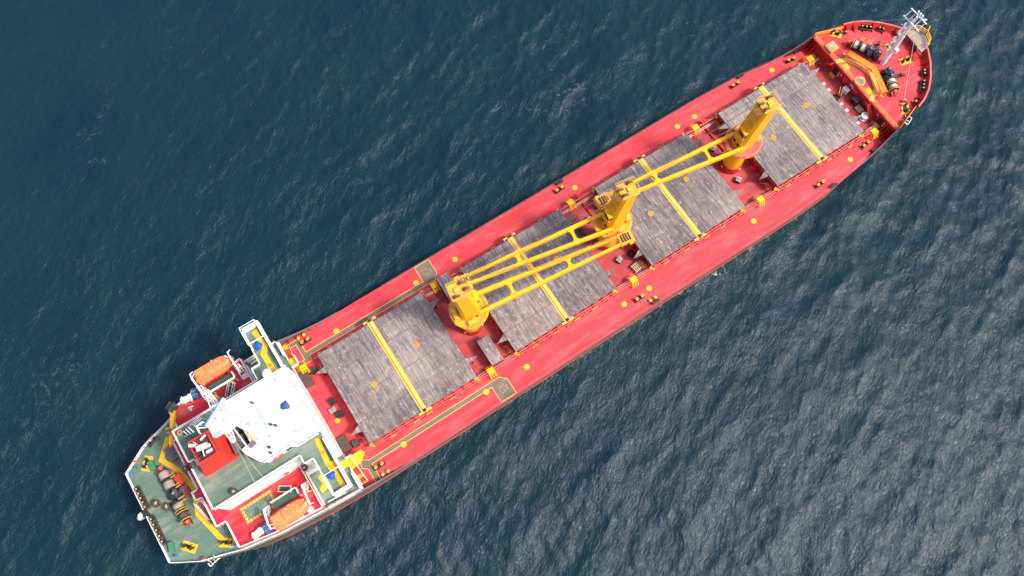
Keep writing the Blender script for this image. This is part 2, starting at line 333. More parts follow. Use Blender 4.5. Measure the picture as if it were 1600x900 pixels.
# ------------------------------------------------------------------ the sea: one wave-displaced sheet out to the horizon
SEA_Z = -3.2
def make_sea():
    rs = np.random.RandomState(11)
    def axis(lo, hi, step, far):
        a = np.arange(lo, hi+step*.5, step); out = [a]; g = step; p = hi; q = lo; up_, dn = [], []
        while p < far: g *= 1.18; p += g; q -= g; up_.append(p); dn.append(q)
        return np.concatenate([np.array(dn[::-1]), a, np.array(up_)])
    X = axis(-98, 148, .36, 4000); Y = axis(-98, 124, .36, 4000)
    gx, gy = np.meshgrid(X, Y, indexing='ij'); fx, fy = gx.ravel(), gy.ravel()
    z = np.zeros_like(fx); dx = np.zeros_like(fx); dy = np.zeros_like(fx)
    fade = np.clip(1-(np.maximum(np.abs(fx-20)-170, np.abs(fy-10)-165))/200, 0, 1)
    gust = 1.0+.35*np.sin(fx*.031+1.3*np.sin(fy*.021+.7))*np.sin(fy*.037-.9+1.1*np.sin(fx*.017))
    for i in range(96):
        lam = 1.4*(17/1.4)**(rs.rand()**1.35)
        main = math.radians(-42) if rs.rand() < .6 else math.radians(-88)
        th = main+rs.randn()*.48
        k = 2*PI/lam; amp = .0042*lam**.84*(.6+.8*rs.rand())
        ph = rs.rand()*2*PI; c, s_ = math.cos(th), math.sin(th)
        a = k*(fx*c+fy*s_)+ph
        z += amp*np.cos(a); dx -= amp*.9*c*np.sin(a); dy -= amp*.9*s_*np.sin(a)
    lee = np.clip(.92+.42*((fx-20)*.83-fy*.55)/100, .62, 1.3)      # the sea is smoother on the sheltered far side
    z *= fade*gust*lee; dx *= fade; dy *= fade
    co = np.stack([fx+dx, fy+dy, SEA_Z+z], 1)
    nx, ny = len(X), len(Y); idx = np.arange(nx*ny).reshape(nx, ny)
    q = np.stack([idx[:-1,:-1], idx[1:,:-1], idx[1:,1:], idx[:-1,1:]], -1).reshape(-1, 4)
    me = bpy.data.meshes.new('sea'); me.vertices.add(len(co)); me.vertices.foreach_set('co', co.ravel())
    me.loops.add(q.size); me.loops.foreach_set('vertex_index', q.ravel())
    me.polygons.add(len(q)); me.polygons.foreach_set('loop_start', np.arange(len(q))*4); me.polygons.foreach_set('loop_total', np.full(len(q), 4))
    me.polygons.foreach_set('use_smooth', np.ones(len(q), bool)); me.update(); me.validate()
    o = bpy.data.objects.new('sea', me); col.objects.link(o); o['kind'] = 'structure'
    m = bpy.data.materials.new('sea_water'); m.use_nodes = True; N, L = nodes_of(m); b = N['Principled BSDF']
    b.inputs['IOR'].default_value = 1.333; b.inputs['Specular IOR Level'].default_value = .40; b.inputs['Roughness'].default_value = .16
    g = N.new('ShaderNodeNewGeometry')
    def noise(scale, st, rot, det, rough, dist=0.):
        mr_ = N.new('ShaderNodeMapping'); mr_.inputs['Rotation'].default_value = (0, 0, -rot); L.new(g.outputs['Position'], mr_.inputs[0])
        mp = N.new('ShaderNodeMapping'); mp.inputs['Scale'].default_value = st
        L.new(mr_.outputs[0], mp.inputs[0]); n = N.new('ShaderNodeTexNoise'); n.inputs['Scale'].default_value = scale
        n.inputs['Detail'].default_value = det; n.inputs['Roughness'].default_value = rough; n.inputs['Distortion'].default_value = dist
        L.new(mp.outputs[0], n.inputs['Vector']); return n.outputs['Fac']
    def rng(f, a, bb, c0, c1):
        r = N.new('ShaderNodeMapRange'); r.inputs[1].default_value = a; r.inputs[2].default_value = bb; r.inputs[3].default_value = c0; r.inputs[4].default_value = c1
        L.new(f, r.inputs[0]); return r.outputs[0]
    def mt(op, *a):
        x = N.new('ShaderNodeMath'); x.operation = op
        for i, s in enumerate(a):
            if isinstance(s, (int, float)): x.inputs[i].default_value = s
            else: L.new(s, x.inputs[i])
        return x.outputs[0]
    # turbid patches in the water itself
    patch = noise(.045, (1, 1.5, 1), .5, 6, .65, .6)
    mx = N.new('ShaderNodeMix'); mx.data_type = 'RGBA'; L.new(rng(patch, .35, .68, 0, 1), mx.inputs[0])
    mx.inputs[6].default_value = (.0018, .0170, .0300, 1); mx.inputs[7].default_value = (.0042, .0240, .0315, 1)
    # thin foam traces and the froth along the starboard side
    f1 = noise(.16, (1, 1, 1), 0, 9, .72, 1.6); ridge = mt('SUBTRACT', 1.0, mt('MULTIPLY', mt('ABSOLUTE', mt('SUBTRACT', f1, .5)), 34.))
    gate = rng(noise(.05, (1, 1, 1), 0, 4, .6), .56, .70, 0, 1); brk = rng(noise(1.1, (1, 1, 1), 0, 6, .7), .50, .62, 0, 1)
    foam = mt('MULTIPLY', mt('MULTIPLY', rng(ridge, 0, 1, 0, .16), gate), brk)
    sp = N.new('ShaderNodeSeparateXYZ'); L.new(g.outputs['Position'], sp.inputs[0])
    d2 = mt('ADD', mt('POWER', mt('MULTIPLY', mt('SUBTRACT', sp.outputs['X'], 44.), .24), 2.), mt('POWER', mt('MULTIPLY', mt('ADD', sp.outputs['Y'], 14.6), .8), 2.))
    froth = mt('MULTIPLY', rng(d2, 0, 1.4, 1, 0), rng(noise(.8, (1, 1, 1), 0, 9, .7, .8), .57, .66, 0, .7))
    near = mt('ABSOLUTE', mt('SUBTRACT', mt('ABSOLUTE', sp.outputs['Y']), 14.0))
    along = mt('MULTIPLY', rng(sp.outputs['X'], -45., -35., 0, 1), rng(sp.outputs['X'], 60., 72., 1, 0))
    wash = mt('MULTIPLY', mt('MULTIPLY', rng(near, 0, .9, 1, 0), along), rng(noise(.7, (1, 1, 1), 0, 8, .75, .8), .55, .66, 0, .4))
    foam = mt('MAXIMUM', mt('MAXIMUM', foam, froth), wash)
    m2 = N.new('ShaderNodeMix'); m2.data_type = 'RGBA'; L.new(foam, m2.inputs[0]); L.new(mx.outputs[2], m2.inputs[6]); m2.inputs[7].default_value = (.55, .58, .58, 1)
    L.new(m2.outputs[2], b.inputs['Base Color'])
    L.new(rng(foam, 0, .4, .23, .6), b.inputs['Roughness'])
    # ripples too small for the mesh
    h = mt('ADD', mt('MULTIPLY', noise(.75, (.62, 1.2, 1), .75, 5, .62, .5), .8), mt('MULTIPLY', noise(1.9, (.6, 1.2, 1), .45, 5, .65, .6), .5))
    bp = N.new('ShaderNodeBump'); bp.inputs['Strength'].default_value = 1.0; bp.inputs['Distance'].default_value = .26
    L.new(h, bp.inputs['Height']); L.new(bp.outputs[0], b.inputs['Normal'])
    me.materials.append(m)
make_sea()

# ------------------------------------------------------------------ the ship: hull, decks, house
ship = thing('cargo_ship', 'long red decked bulk carrier with white bridge house lying still on dark water', 'ship')
PZ, FZ, BZ, KZ, RZ_ = 2.8, 2.8, 5.4, 12.0, 14.6          # poop, forecastle, boat deck, bridge deck, wheelhouse roof heights
ST = [(-54.6,7.8),(-50.6,10.1),(-47.0,11.2),(-44.6,12.0),(-38.6,13.05),(-31.0,13.7),(-25.4,14.0)]      # stern half breadths
MID = [(-25.4,14.0),(-15,14.0),(20,14.0),(55,14.05),(61,14.0),(70,13.65),(78.5,12.6),(82,12.1),(85,11.6)]
B0 = [(85,11.6),(87.5,10.4),(90,9.2),(92,8.0),(94,6.6),(96,4.7),(97.3,2.6),(98,1.0),(98.2,0)]
B1 = [(85,11.6),(87.5,10.8),(90.5,9.85),(92.3,9.0),(94.2,7.9),(96.2,6.3),(98.0,4.0),(99.0,2.0),(99.5,0)]
B2 = [(85,11.7),(87.5,10.95),(90.5,10.25),(92.3,9.7),(94.4,8.6),(96.5,6.8),(98.5,4.5),(99.9,2.3),(100.5,0)]
def side_strip(mb, prof, m):
    """prof: for each station a list of (x, y, z) from low to high; both sides"""
    for sgn in (1, -1):
        k = len(mb.v); n = len(prof[0])
        for st in prof: mb.v += [(x, y*sgn, z) for x, y, z in st]
        for a in range(len(prof)-1):
            for i in range(n-1):
                mb.f.append([k+a*n+i, k+(a+1)*n+i, k+(a+1)*n+i+1, k+a*n+i+1]); mb.m.append(m[i] if isinstance(m, list) else m); mb.s.append(False)
hull = MB()
def under(x, y):       # narrower below water towards the ends
    if x > 70: t = min(1, (x-70)/28); return y*(1-.75*t**1.3)
    if x < -44: t = min(1, (-44-x)/10.6); return y*(1-.35*t)
    return y
# boot red from -5 to -2.3, grey above
fine = lambda P: [P[0]]+[(P[i][0]+(P[i+1][0]-P[i][0])*t, P[i][1]+(P[i+1][1]-P[i][1])*t) for i in range(len(P)-1) for t in (.25,.5,.75,1.)]
lerp = lambda a, b, t: a+(b-a)*t
stern = [[(x+(1.5 if x < -54 else 0), under(x,y), -5), (x+(.9 if x<-54 else 0), lerp(under(x,y), y, .5), -2.3), (x, y, 0), (x, y, 1.75), (x, y, PZ)] for x, y in fine(ST)]
side_strip(hull, stern, [0, 1, 1, 2])
mid = [[(x, under(x,y), -5), (x, lerp(under(x,y), y, .55), -2.3), (x, y, -.12), (x, y, .0)] for x, y in fine(MID)]
side_strip(hull, mid, [0, 1, 1])
bow = []
for (x0,y0),(x1,y1),(x2,y2) in zip(fine(B0), fine(B1), fine(B2)):
    xu = 70+(x0-70)*.93; bow.append([(xu, under(x0,y0)*.8, -5), (lerp(xu,x0,.5), lerp(under(x0,y0)*.8,y0,.5), -2.3), (x0,y0,0), (x1,y1,FZ), (x2,y2,4.05)])
side_strip(hull, bow, [0, 1, 1, 3])
t = ST[0]; hull.add([(t[0]+1.5,-t[1]*.65,-5),(t[0]+1.5,t[1]*.65,-5),(t[0]+.9,t[1]*.83,-2.3),(t[0]+.9,-t[1]*.83,-2.3)], [(0,1,2,3)], 0)
hull.add([(t[0]+.9,-t[1]*.83,-2.3),(t[0]+.9,t[1]*.83,-2.3),(t[0],t[1],0),(t[0],-t[1],0)], [(0,1,2,3)], 1)
hull.add([(t[0],-t[1],0),(t[0],t[1],0),(t[0],t[1],PZ),(t[0],-t[1],PZ)], [(0,1,2,3)], 1)
hull.build('hull', ['boot', 'hull_grey', 'hull_beige', 'red_steel'], ship)
main = [(x, y) for x, y in MID]; MB().sheet(ccw(main+mirror(main)), 0).build('main_deck', 'red', ship)
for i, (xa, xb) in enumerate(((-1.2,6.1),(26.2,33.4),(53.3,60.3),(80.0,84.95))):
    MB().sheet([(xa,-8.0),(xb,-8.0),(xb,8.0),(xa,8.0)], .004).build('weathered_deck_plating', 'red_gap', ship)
po = [(x, y) for x, y in ST[::-1]]; d = MB(); pol = ccw(po+mirror(po))
d.sheet(pol, PZ, 0); d.wall_quad((-25.4,-14.0), (-25.4,14.0), 0, PZ, 1); d.build('poop_deck', ['green', 'white'], ship)
fo = [(x, y) for x, y in B1]; MB().sheet(ccw(fo+mirror(fo[:-1])), FZ).build('forecastle_deck', 'red', ship)

# forecastle bulkhead, its doors, signs and life rings
fb = MB(); fb.box(85.06, 0, FZ/2, .12, 23.1, FZ-.02); fb.box(84.93, 0, FZ-.06, .16, 23.2, .14)
fb = fb.build('forecastle_bulkhead', 'red_steel', ship)
for y in (-8.2, 4.25):
    dd = MB(); dd.box(84.97, y, 1.15, .08, 1.15, 1.75, 0, 0); dd.box0(84.55, y, 0, .55, 1.25, .38, 0, 1)
    for q in range(5): dd.box(84.9-.0, y-.8, .6+.3*q, .1, .16, .12, 0, 2)
    dd.build('doorway', ['black', 'yellow', 'rail_white'], fb)
for y, z, w in ((2.9,1.65,.55),(-4.1,1.5,.35),(-7.1,1.9,.4)): MB().box(84.97, y, z, .05, w, w, 0, 0).box(84.93, y, z, .05, w*.45, w*.4, 0, 1).build('sign', ['pink_sign', 'rail_white'], fb)
MB().box(84.96, .35, 1.75, .05, .18, .5).box(84.96, .05, 1.75, .05, .18, .5).box(84.96, -.3, 1.6, .05, .18, .6).box(84.96, .05, 1.95, .05, .8, .12).build('bulkhead_lettering', 'rail_white', fb)
for y in (1.75, -1.05): MB().torus((84.93, y, 1.5), .36, .09, 'X', 20, 8).build('hose_ring', ['pink_sign'], fb)
for y in (9.4, -9.7): MB().vcyl(84.4, y, 0, .05, .5).cyl((84.4,y,.05),(84.4,y,.16),.42).build('vent_cap', 'yellow', fb)
for y in (10.9, 10.2, -10.2, -10.9, -9.6):
    st = MB()
    for k in range(6): st.box(84.98-.28*k, y, FZ*(1-k/6)/2, .30, .07, FZ*(1-(k/6)**1.6)-.06)
    st.build('bulkhead_stiffener', 'red_steel', fb)

# bulwarks: steel plates with stays that rise to the poop and to the forecastle, and round the bow
def rise(x0, x1, z1, P):
    out = []
    for x, y in P:
        t = (x-x0)/(x1-x0)
        if 0 <= t <= 1: out.append((x, y, z1*t**2.2))
    return out
P = fine(fine(MID))
for sgn in (1, -1):
    for r in (rise(-14.5, -25.4, PZ, P[::1]), rise(77, 85, FZ+.9, P)):
        bw = MB()
        for (a, b) in zip(r[:-1], r[1:]):
            bw.add([(a[0],a[1]*sgn,0),(b[0],b[1]*sgn,0),(b[0],b[1]*sgn,b[2]),(a[0],a[1]*sgn,a[2])], [(0,1,2,3)], 0)
            bw.bar((a[0],a[1]*sgn,a[2]), (b[0],b[1]*sgn,b[2]), .22, .07, 0)
        bw = bw.build('bulwark', ['hull_grey'], ship)
        for a in r[::2]:
            if a[2] > .35: MB().add([(a[0],a[1]*sgn-.02*sgn,0),(a[0],(a[1]-.6)*sgn,0),(a[0],(a[1]-.08)*sgn,a[2])], [(0,1,2)], 0).build('bulwark_stay', 'red_steel', bw)
bb = MB(); fB1, fB2 = fine(B1), fine(B2); i0 = 9
for sgn in (1, -1):
    for (a0,a1),(b0,b1) in zip(zip(fB1,fB2), zip(fB1[1:],fB2[1:])):
        if a0[0] < 90.2: continue
        bb.add([(a0[0]-.06,a0[1]*sgn*.992,FZ),(b0[0]-.06,b0[1]*sgn*.992,FZ),(b1[0]-.06,b1[1]*sgn*.992,4.1),(a1[0]-.06,a1[1]*sgn*.992,4.1)], [(0,1,2,3)])
        bb.bar((a1[0],a1[1]*sgn,4.12), (b1[0],b1[1]*sgn,4.12), .30, .09, 1)
    for i in range(9, len(fB1)-1, 3):
        a0, a1 = fB1[i], fB2[i]; n = Vector((a0[0]-90, a0[1]*sgn*1.2)).normalized()*1.0
        bb.add([(a0[0],a0[1]*sgn,FZ+.01),(a0[0]-n.x,a0[1]*sgn-n.y,FZ+.01),(a1[0]-.1,a1[1]*sgn*.985,4.05)], [(0,1,2)])
bb.build('bow_bulwark', ['red_steel', 'red_rail'], ship)
rl = MB()
for sgn in (1, -1):
    rl.rail([(85,11.65*sgn,FZ),(87.5,10.85*sgn,FZ),(90.3,9.95*sgn,FZ)], 1.1, 3, .045, 1.2)
    rl.rail([(85.1,11.3*sgn,FZ),(85.1,9.0*sgn if sgn > 0 else -4.9,FZ)], 1.0, 3, .026, 1.5)
rl.rail([(85.1,7.0,FZ),(85.1,5.8,FZ)], 1.0, 3, .026, 1.2); rl.rail([(85.1,4.6,FZ),(85.1,-4.2,FZ)], 1.0, 3, .026, 1.5)
rl.build('forecastle_railing', 'yellow_pale', ship)

# forecastle markings, hatches, raised catwalk, bow platform
wk = path_poly([(85.15,5.3),(87.0,4.55),(88.2,2.2),(88.75,-.5),(87.6,-3.1),(85.15,-4.5)], .85); MB().prism(wk, FZ+.004, FZ+.03).build('walkway_marking', 'yellow_pale', ship)
g = MB(); gp = path_poly([(87.3,5.1),(89.0,.1),(87.4,-4.75)], 1.0); g.prism(gp, 4.0, 4.12, 0)
for x, y in gp: g.box0(x, y, FZ, .1, .1, 1.2, 0, 1)
g.tube([(*p, 4.14) for p in gp[:3]], .05, 6, 1); g.tube([(*p, 4.14) for p in gp[3:]], .05, 6, 1)
for x, y, rz in ((86.9,5.35,.3),(86.8,-4.95,.2)):
    for k in range(2): g.box(x-.15*k, y, 3.6+.2*k, .25, .6, .05, rz, 1)
g.build('winch_catwalk', ['orange_grate', 'yellow_line'], ship)
for poly, c in (([(85.35,7.1),(87.2,7.1),(87.2,8.9),(85.35,8.9)], 0),):
    h = MB(); h.prism(poly, FZ, FZ+.5, 1); h.prism(offset(poly, .14), FZ+.5, FZ+.55, 0)
    for k in range(6): h.box(86.28, 7.35+.26*k, FZ+.58, 1.5, .05, .05, 0, 0)
    h.build('grated_hatch', ['wood', 'yellow_pale'], ship)
h = MB().vcyl(85.95, -.3, FZ, FZ+.35, 1.0, .95, 24, 1).vcyl(85.95, -.3, FZ+.35, FZ+.38, .82, .82, 24, 0)
for k in range(7): h.box(85.5+.15*k, -.3, FZ+.42, .05, 1.4, .05, 0, 2)
h.box(86.3, .1, FZ+.45, .5, .35, .12, .4, 2); h.build('round_hatch', ['grey', 'yellow_pale', 'wood'], ship)
for x, y in ((85.9,3.4),(86.1,-2.7)): MB().box0(x, y, FZ+.004, 1.1, 1.2, .08).build('step_plate', 'yellow_line', ship)
for y0, y1 in ((5.2,7.6),(-4.7,-7.2)):
    s_ = MB()
    for k in range(8): t = (k+.5)/8; s_.box(84.45, lerp(y0,y1,t), lerp(FZ,0,t), .85, .24, .05, 0, 0)
    for x in (83.98, 84.9): s_.taper((x,y0,FZ-.05), (x,y1,.05), .06, .25, .06, .25, 0)
    s_.box0(84.45, y1, 0, .9, .2, .07, 0, 1); s_.tube([(83.98,y0,FZ+.9),(83.98,y1,.95)], .035, 6, 0); s_.build('stairway', ['red_steel', 'yellow'], ship)
bp_ = MB(); pl = [(98.4,-2.1),(99.7,-1.9),(100.9,-1.0),(101.4,.3),(101.0,1.9),(99.9,2.7),(98.7,2.3)]
bp_.prism(pl, 4.15, 4.27, 0); bp_.rail([(*p, 4.25) for p in pl[1:6]], 1.2, 3, .05, .9, 1); bp_.rail([(98.75,-1.0,4.25),(98.85,2.2,4.25)], .9, 2, .04, 1.1, 1)
bp_.box(101.9, .6, 5.3, 1.6, .14, .14, .5, 1)
for k in range(4): bp_.box(97.0+.4*k, -1.9, FZ+.25+.32*k, .35, 1.1, .07, 0, 2)
for s_ in (-2.45,-1.35): bp_.bar((96.8,s_,FZ+.1), (98.4,s_,4.2), .07, .16, 2)
bp_.box(96.7, -1.9, FZ+.06, .3, 1.2, .1, 0, 1); bp_.build('bow_platform', ['grey', 'yellow', 'red_steel'], ship)

# main deck markings: non-slip walkways edged in yellow, round tank covers
port = [(-24.6,9.0),(-22.3,9.0),(-22.3,10.0),(1.9,10.0),(2.9,11.0),(2.9,13.85),(0,13.85),(0,10.9),(-22.5,10.9),(-22.5,13.6),(-24.9,13.6),(-24.9,12.7),(-23.4,12.7),(-23.4,9.9),(-24.6,9.9)]
stbd = [(-23.9,-9.6),(-23.4,-9.4),(-22.6,-10.0),(2.0,-10.0),(3.0,-11.0),(3.0,-13.8),(0,-13.8),(0,-10.9),(-22.4,-10.9),(-22.4,-13.8),(-23.4,-13.8),(-23.4,-11.2),(-24.2,-10.7)]
for pg in (port, stbd):
    pg = ccw(pg); w = MB().sheet(pg, .004, 1); w.sheet(offset(pg, .10), .008, 0)
    cy = 12.1 if pg[0][1] > 0 else -12.0
    for k in range(9):
        a = k*2.4; w.box(1.5+.5*math.cos(a)*(1+.3*(k%3)), cy+.5*math.sin(a)*(1+.3*(k%2)), .02, .24, .06, .02, a*1.7, 1)
    w.build('nonslip_walkway', ['walk', 'yellow_pale'], ship)
for x, y in [(-16.6,11.25),(-1.1,11.3),(6.7,11.3),(31.6,11.3),(54.1,11.2),(58.0,11.2),(76.0,11.2),(76.2,-10.95),(54.2,-10.95),(31.6,-11),(26.4,-11),(6.7,-11.1),(-1.1,-11),(-16.7,-10.95)]:
    MB().vcyl(x, y, .0, .05, .49, .47, 24).vcyl(x, y, .05, .09, .1, .1, 8).build('tank_cover', 'yellow_line', ship)
MB().vcyl(-23.7, -1.95, 0, .3, .45, .42, 20).vcyl(-23.7,-1.95,.3,.36,.12).build('tank_cover', 'yellow', ship)

# hatch coamings with stays, pipes along both sides
HX = [(-21.0,-1.3),(6.2,26.1),(33.45,53.2),(60.4,79.95)]
for x0, x1 in HX:
    c = MB(); c.box((x0+x1)/2, 0, 1.1, x1-x0-.7, 16.1, 2.2, 0, 0)
    c.box((x0+x1)/2, 0, 2.12, x1-x0-.1, 16.9, .12, 0, 1)
    n = 11
    for sgn in (1, -1):
        for i in range(n):
            x = lerp(x0+.7, x1-.7, i/(n-1)); y = 8.05*sgn
            c.add([(x-.03,y,0),(x-.03,y+.95*sgn,0),(x-.03,y+.42*sgn,2.1),(x-.03,y,2.1),(x+.03,y,0),(x+.03,y+.95*sgn,0),(x+.03,y+.42*sgn,2.1),(x+.03,y,2.1)], [(0,1,2,3),(7,6,5,4),(1,5,6,2)], 0)
    for sgn, xe in ((-1, x0+.35), (1, x1-.35)):
        for i in range(9):
            y = -7.2+1.8*i; c.add([(xe,y,0),(xe+.5*sgn,y,0),(xe+.25*sgn,y,2.0),(xe,y,2.0)], [(0,1,2,3)], 0)
    for yy, zz in ((-5.6,0),(5.75,0)):
        for xe, sgn in ((x0,-1),(x1,1)):
            c.box(xe+.9*sgn, yy, 1.2, .12, .5, 2.4, 0, 0); c.add([(xe,yy,2.3),(xe+1.5*sgn,yy,2.3),(xe+.95*sgn,yy,0),(xe,yy,0)], [(0,1,2,3)], 0)
    # curved pipe loops at the corners
    for sgn in (1, -1):
        c.tube([(x0-.35,y*sgn,1.3) for y in (8.0,6.8)]+[(x0-.9,6.4*sgn,1.1),(x0-1.0,5.8*sgn,.5)], .09, 8, 1)
        for k in range(3): c.box(x0-.55, (7.6-.35*k)*sgn, .55+.25*k, .5, .1, .1, 0, 2)
    c.build('hatch_coaming', ['red_steel', 'red_rail', 'yellow'], ship)
for sgn in (-1, 1):
    p = MB(); rr = random.Random(3+sgn)
    for y, z, r in ((8.62,1.45,.09),(8.95,1.15,.07)): p.cyl((-21.8,y*sgn,z), (82.2,y*sgn,z), r, r, 8, 0)
    for x0, x1 in HX:
        n = 13
        for i in range(n):
            x = lerp(x0+.2, x1-.2, i/(n-1)); p.box(x, 8.75*sgn, 1.3, .12, 1.15, .1, 0, 0); p.box0(x, 9.1*sgn, 0, .1, .1, 1.3, 0, 0)
        for i in range(4):
            x = lerp(x0+1.2, x1-1.2, (i+rr.uniform(.1,.6))/4); p.box(x, 9.15*sgn, 1.25, .95, .12, .12, 0, 1); p.box(x+.45, 9.2*sgn, .9, .1, .12, .7, 0, 1); p.box(x-.45, 9.2*sgn, .9, .1, .12, .7, 0, 1)
        for x in (x0+.1, x1-.1): p.box(x, 8.55*sgn, 1.35, .5, .5, .35, .3, 1); p.box(x+.2, 8.95*sgn, 1.55, .35, .22, .3, 0, 1)
    for a, b in ((-1.0,6.0),(26.3,33.2),(53.4,60.2),(80.2,84.6)):
        p.cyl((a,8.1*sgn,.55),(b,8.1*sgn,.55),.07,.07,8,2); p.cyl((a,8.38*sgn,.55),(b,8.38*sgn,.55),.06,.06,8,2)
    p.build('deck_pipe', ['red_rail', 'yellow', 'rope_pale'], ship)
for x in (31.0, 58.1): MB().box0(x, 9.0, 0, 1.1, 1.0, 1.35).box0(x+.1, 5.6, 0, .35, 6.0, .4).build('cable_duct', 'red_steel', ship)
for x in (3.3, 30.2, 57.2):
    for k in range(3): MB().cyl((x-1.8+.28*k, 8.2, .35), (x-1.8+.28*k, 2.0, .35), .05, .05, 6).build('deck_pipe', 'red_rail', ship)
for sgn in (1, -1):
    q = MB(); P = [(x, (y-.25)*sgn, 0) for x, y in fine(MID) if -15 < x < 77]
    q.rail(P, 1.0, 2, .022, 3.2)
    q.build('deck_edge_railing', 'grey_dark', ship)
# ------------------------------------------------------------------ accommodation block
ab = MB()
ab.prism([(-44.2,-11.6),(-31.2,-12.8),(-31.2,-7.6),(-25.5,-7.6),(-25.5,7.6),(-31.2,7.6),(-31.2,12.8),(-44.2,11.6)], PZ+.01, BZ-.2, 0)
ab.prism([(-43.1,-6.25),(-29.5,-6.25),(-29.5,-7.6),(-25.5,-7.6),(-25.5,7.6),(-29.5,7.6),(-29.5,6.25),(-43.1,6.25)], BZ-.18, KZ-.3, 0)
ab.box(-25.42, 0, 1.4, .1, 15.1, 2.75, 0, 0)
for z in (BZ-.2, BZ+2.0, KZ-2.4): ab.box(-25.44, 0, z, .16, 15.1, .12, 0, 0)
ab = ab.build('accommodation_block', 'white', ship)
for z in (4.1, 6.4, 8.5, 10.6):
    for k in range(9):
        y = -6.4+1.6*k; w = MB(); w.box(-25.47, y, z, .06, .62, .75, 0, 1); w.box(-25.46, y, z, .03, .78, .9, 0, 0); w.build('window', ['white', 'curtain'], ab)
for sgn in (1, -1):
    for x in (-40.2,-33.0): w = MB(); w.box(x, 6.28*sgn, BZ+1.05, .8, .06, 2.0, 0, 0); w.box(x+.2, 6.33*sgn, BZ+1.1, .06, .06, .2, 0, 1); w.build('door', ['white', 'silver'], ab)
for x, y, z in ((-33.2,-6.42,7.2),(-32.4,-5.2,KZ+1.0),(-31.5,-5.2,KZ+1.0)): MB().torus((x,y,z), .3, .1, 'Y', 18, 8).build('lifebuoy', 'red_bright', ab)
# boat deck, red
bd = [(-44.3,-11.9),(-38.6,-12.95),(-31.1,-13.55),(-31.1,13.55),(-38.6,12.95),(-44.3,11.9),(-44.3,7.6),(-45.8,7.6),(-45.8,-.9),(-46.7,-.9),(-46.7,-2.5),(-45.8,-2.5),(-45.8,-7.5),(-44.3,-7.5)]
bd = ccw(bd); d = MB(); d.prism(bd, BZ-.2, BZ, 1, 0); d.build('boat_deck', ['red_house', 'white'], ship)
# bridge deck with wings, green
kd = ccw([(-43.3,-6.5),(-29.45,-6.5),(-29.45,-7.9),(-28.0,-7.9),(-28.0,-14.1),(-25.45,-14.1),(-25.45,14.6),(-28.0,14.6),(-28.0,8.6),(-29.45,8.6),(-29.45,6.6),(-43.3,6.6)])
d = MB(); d.prism(kd, KZ-.28, KZ, 1, 0)
for sgn, ye in ((1,14.6),(-1,-14.1)):          # wing bulwarks, front slanted wind screen, braces below
    d.box0(-25.42, (ye+6.2*sgn)/2, KZ, .34, abs(ye)-6.2+.1, 1.15, 0, 1); d.box0(-26.75, ye-.1*sgn, KZ, 2.5, .5, 1.1, 0, 1)
    d.box0(-27.95, ye-1.7*sgn, KZ, .12, 3.4, 1.1, 0, 1)
    d.add([(-26.2,7.4*sgn,KZ-.3),(-26.2,7.4*sgn,KZ-4.5),(-26.2,13.2*sgn,KZ-.3)], [(0,1,2)], 1)
    d.add([(-25.5,7.0*sgn,KZ-.3),(-25.5,9.2*sgn,KZ-.3),(-25.5,7.0*sgn,KZ-3.2)], [(0,1,2)], 1)
d.build('bridge_deck', ['green', 'white'], ship)
# wheelhouse
wh = ccw([(-35.5,5.3),(-35.4,2.4),(-34.3,2.2),(-34.2,-1.5),(-35.7,-1.7),(-35.4,-2.8),(-34.5,-4.3),(-33.9,-5.1),(-29.6,-5.1),(-29.5,-5.3),(-25.5,-5.3),(-25.5,5.7),(-34.6,5.7)])
d = MB(); d.prism(offset(wh, .25), KZ, RZ_-.18, 0); d.prism(wh, RZ_-.18, RZ_, 0, 1)
d.box(-25.36, .2, RZ_-.1, .25, 11.2, .3, 0, 0)
d = d.build('wheelhouse', ['white', 'white_roof'], ship)
for k in range(9): MB().box(-25.73, -4.6+1.2*k, KZ+1.55, .06, 1.0, 1.05).build('window', 'glass', d)
for y in (-5.02, 5.42):
    for k in range(3): MB().box(-26.8-1.6*k, y, KZ+1.55, 1.2, .09, 1.0).build('window', 'glass', d)
gt = MB()
for k in range(9): gt.box(-29.8-.86*k, 5.35, RZ_+.012, .52 if k % 3 else .75, .11, .02, 0, 0)
for k in range(4): gt.box(-29.9-1.3*k, -4.85, RZ_+.012, .75, .14, .02, 0, 0)
gt.box(-31.2, 1.0, RZ_+.05, .08, 3.9, .08, 0, 1); gt.box(-32.5, 1.0, RZ_+.04, 2.6, .06, .06, 0, 2)
gt.build('roof_scupper', ['grey_dark', 'blue_trim', 'grey'], d)
rp = MB()
for x, y, r, h, c in ((-31.3,3.3,.2,.9,0),(-30.0,-1.4,.22,.9,0),(-32.2,-3.6,.25,.7,0),(-32.4,-4.4,.22,.7,0),(-31.4,-2.2,.2,.4,3),(-30.6,-.8,.24,.5,2),(-32.2,.4,.14,.4,3),(-33.1,.9,.16,.5,3),(-32.9,-1.8,.13,.3,3),(-32.3,-2.6,.13,.3,3),(-33.4,-.6,.14,.3,3),(-33.8,2.6,.3,.4,3)):
    rp.vcyl(x, y, RZ_, RZ_+h, r, r*.8, 10, c, c)
rp.box(-28.4, 3.8, RZ_+.05, .9, .14, .1, .5, 3); rp.box(-27.6, 3.6, RZ_+.06, .8, .07, .1, .35, 3); rp.box(-28.1, -3.6, RZ_+.05, .9, .1, .1, -.7, 1)
rp.box(-34.0, -2.0, RZ_+.3, 1.0, .5, .6, .2, 1); rp.box(-33.6, -1.0, RZ_+.2, .7, 1.6, .4, .3, 3); rp.box(-35.0, 3.0, RZ_+.35, 1.0, 1.1, .7, 0, 1)
rp.vcyl(-34.5, 4.4, RZ_, RZ_+.3, .55, .5, 16, 4)
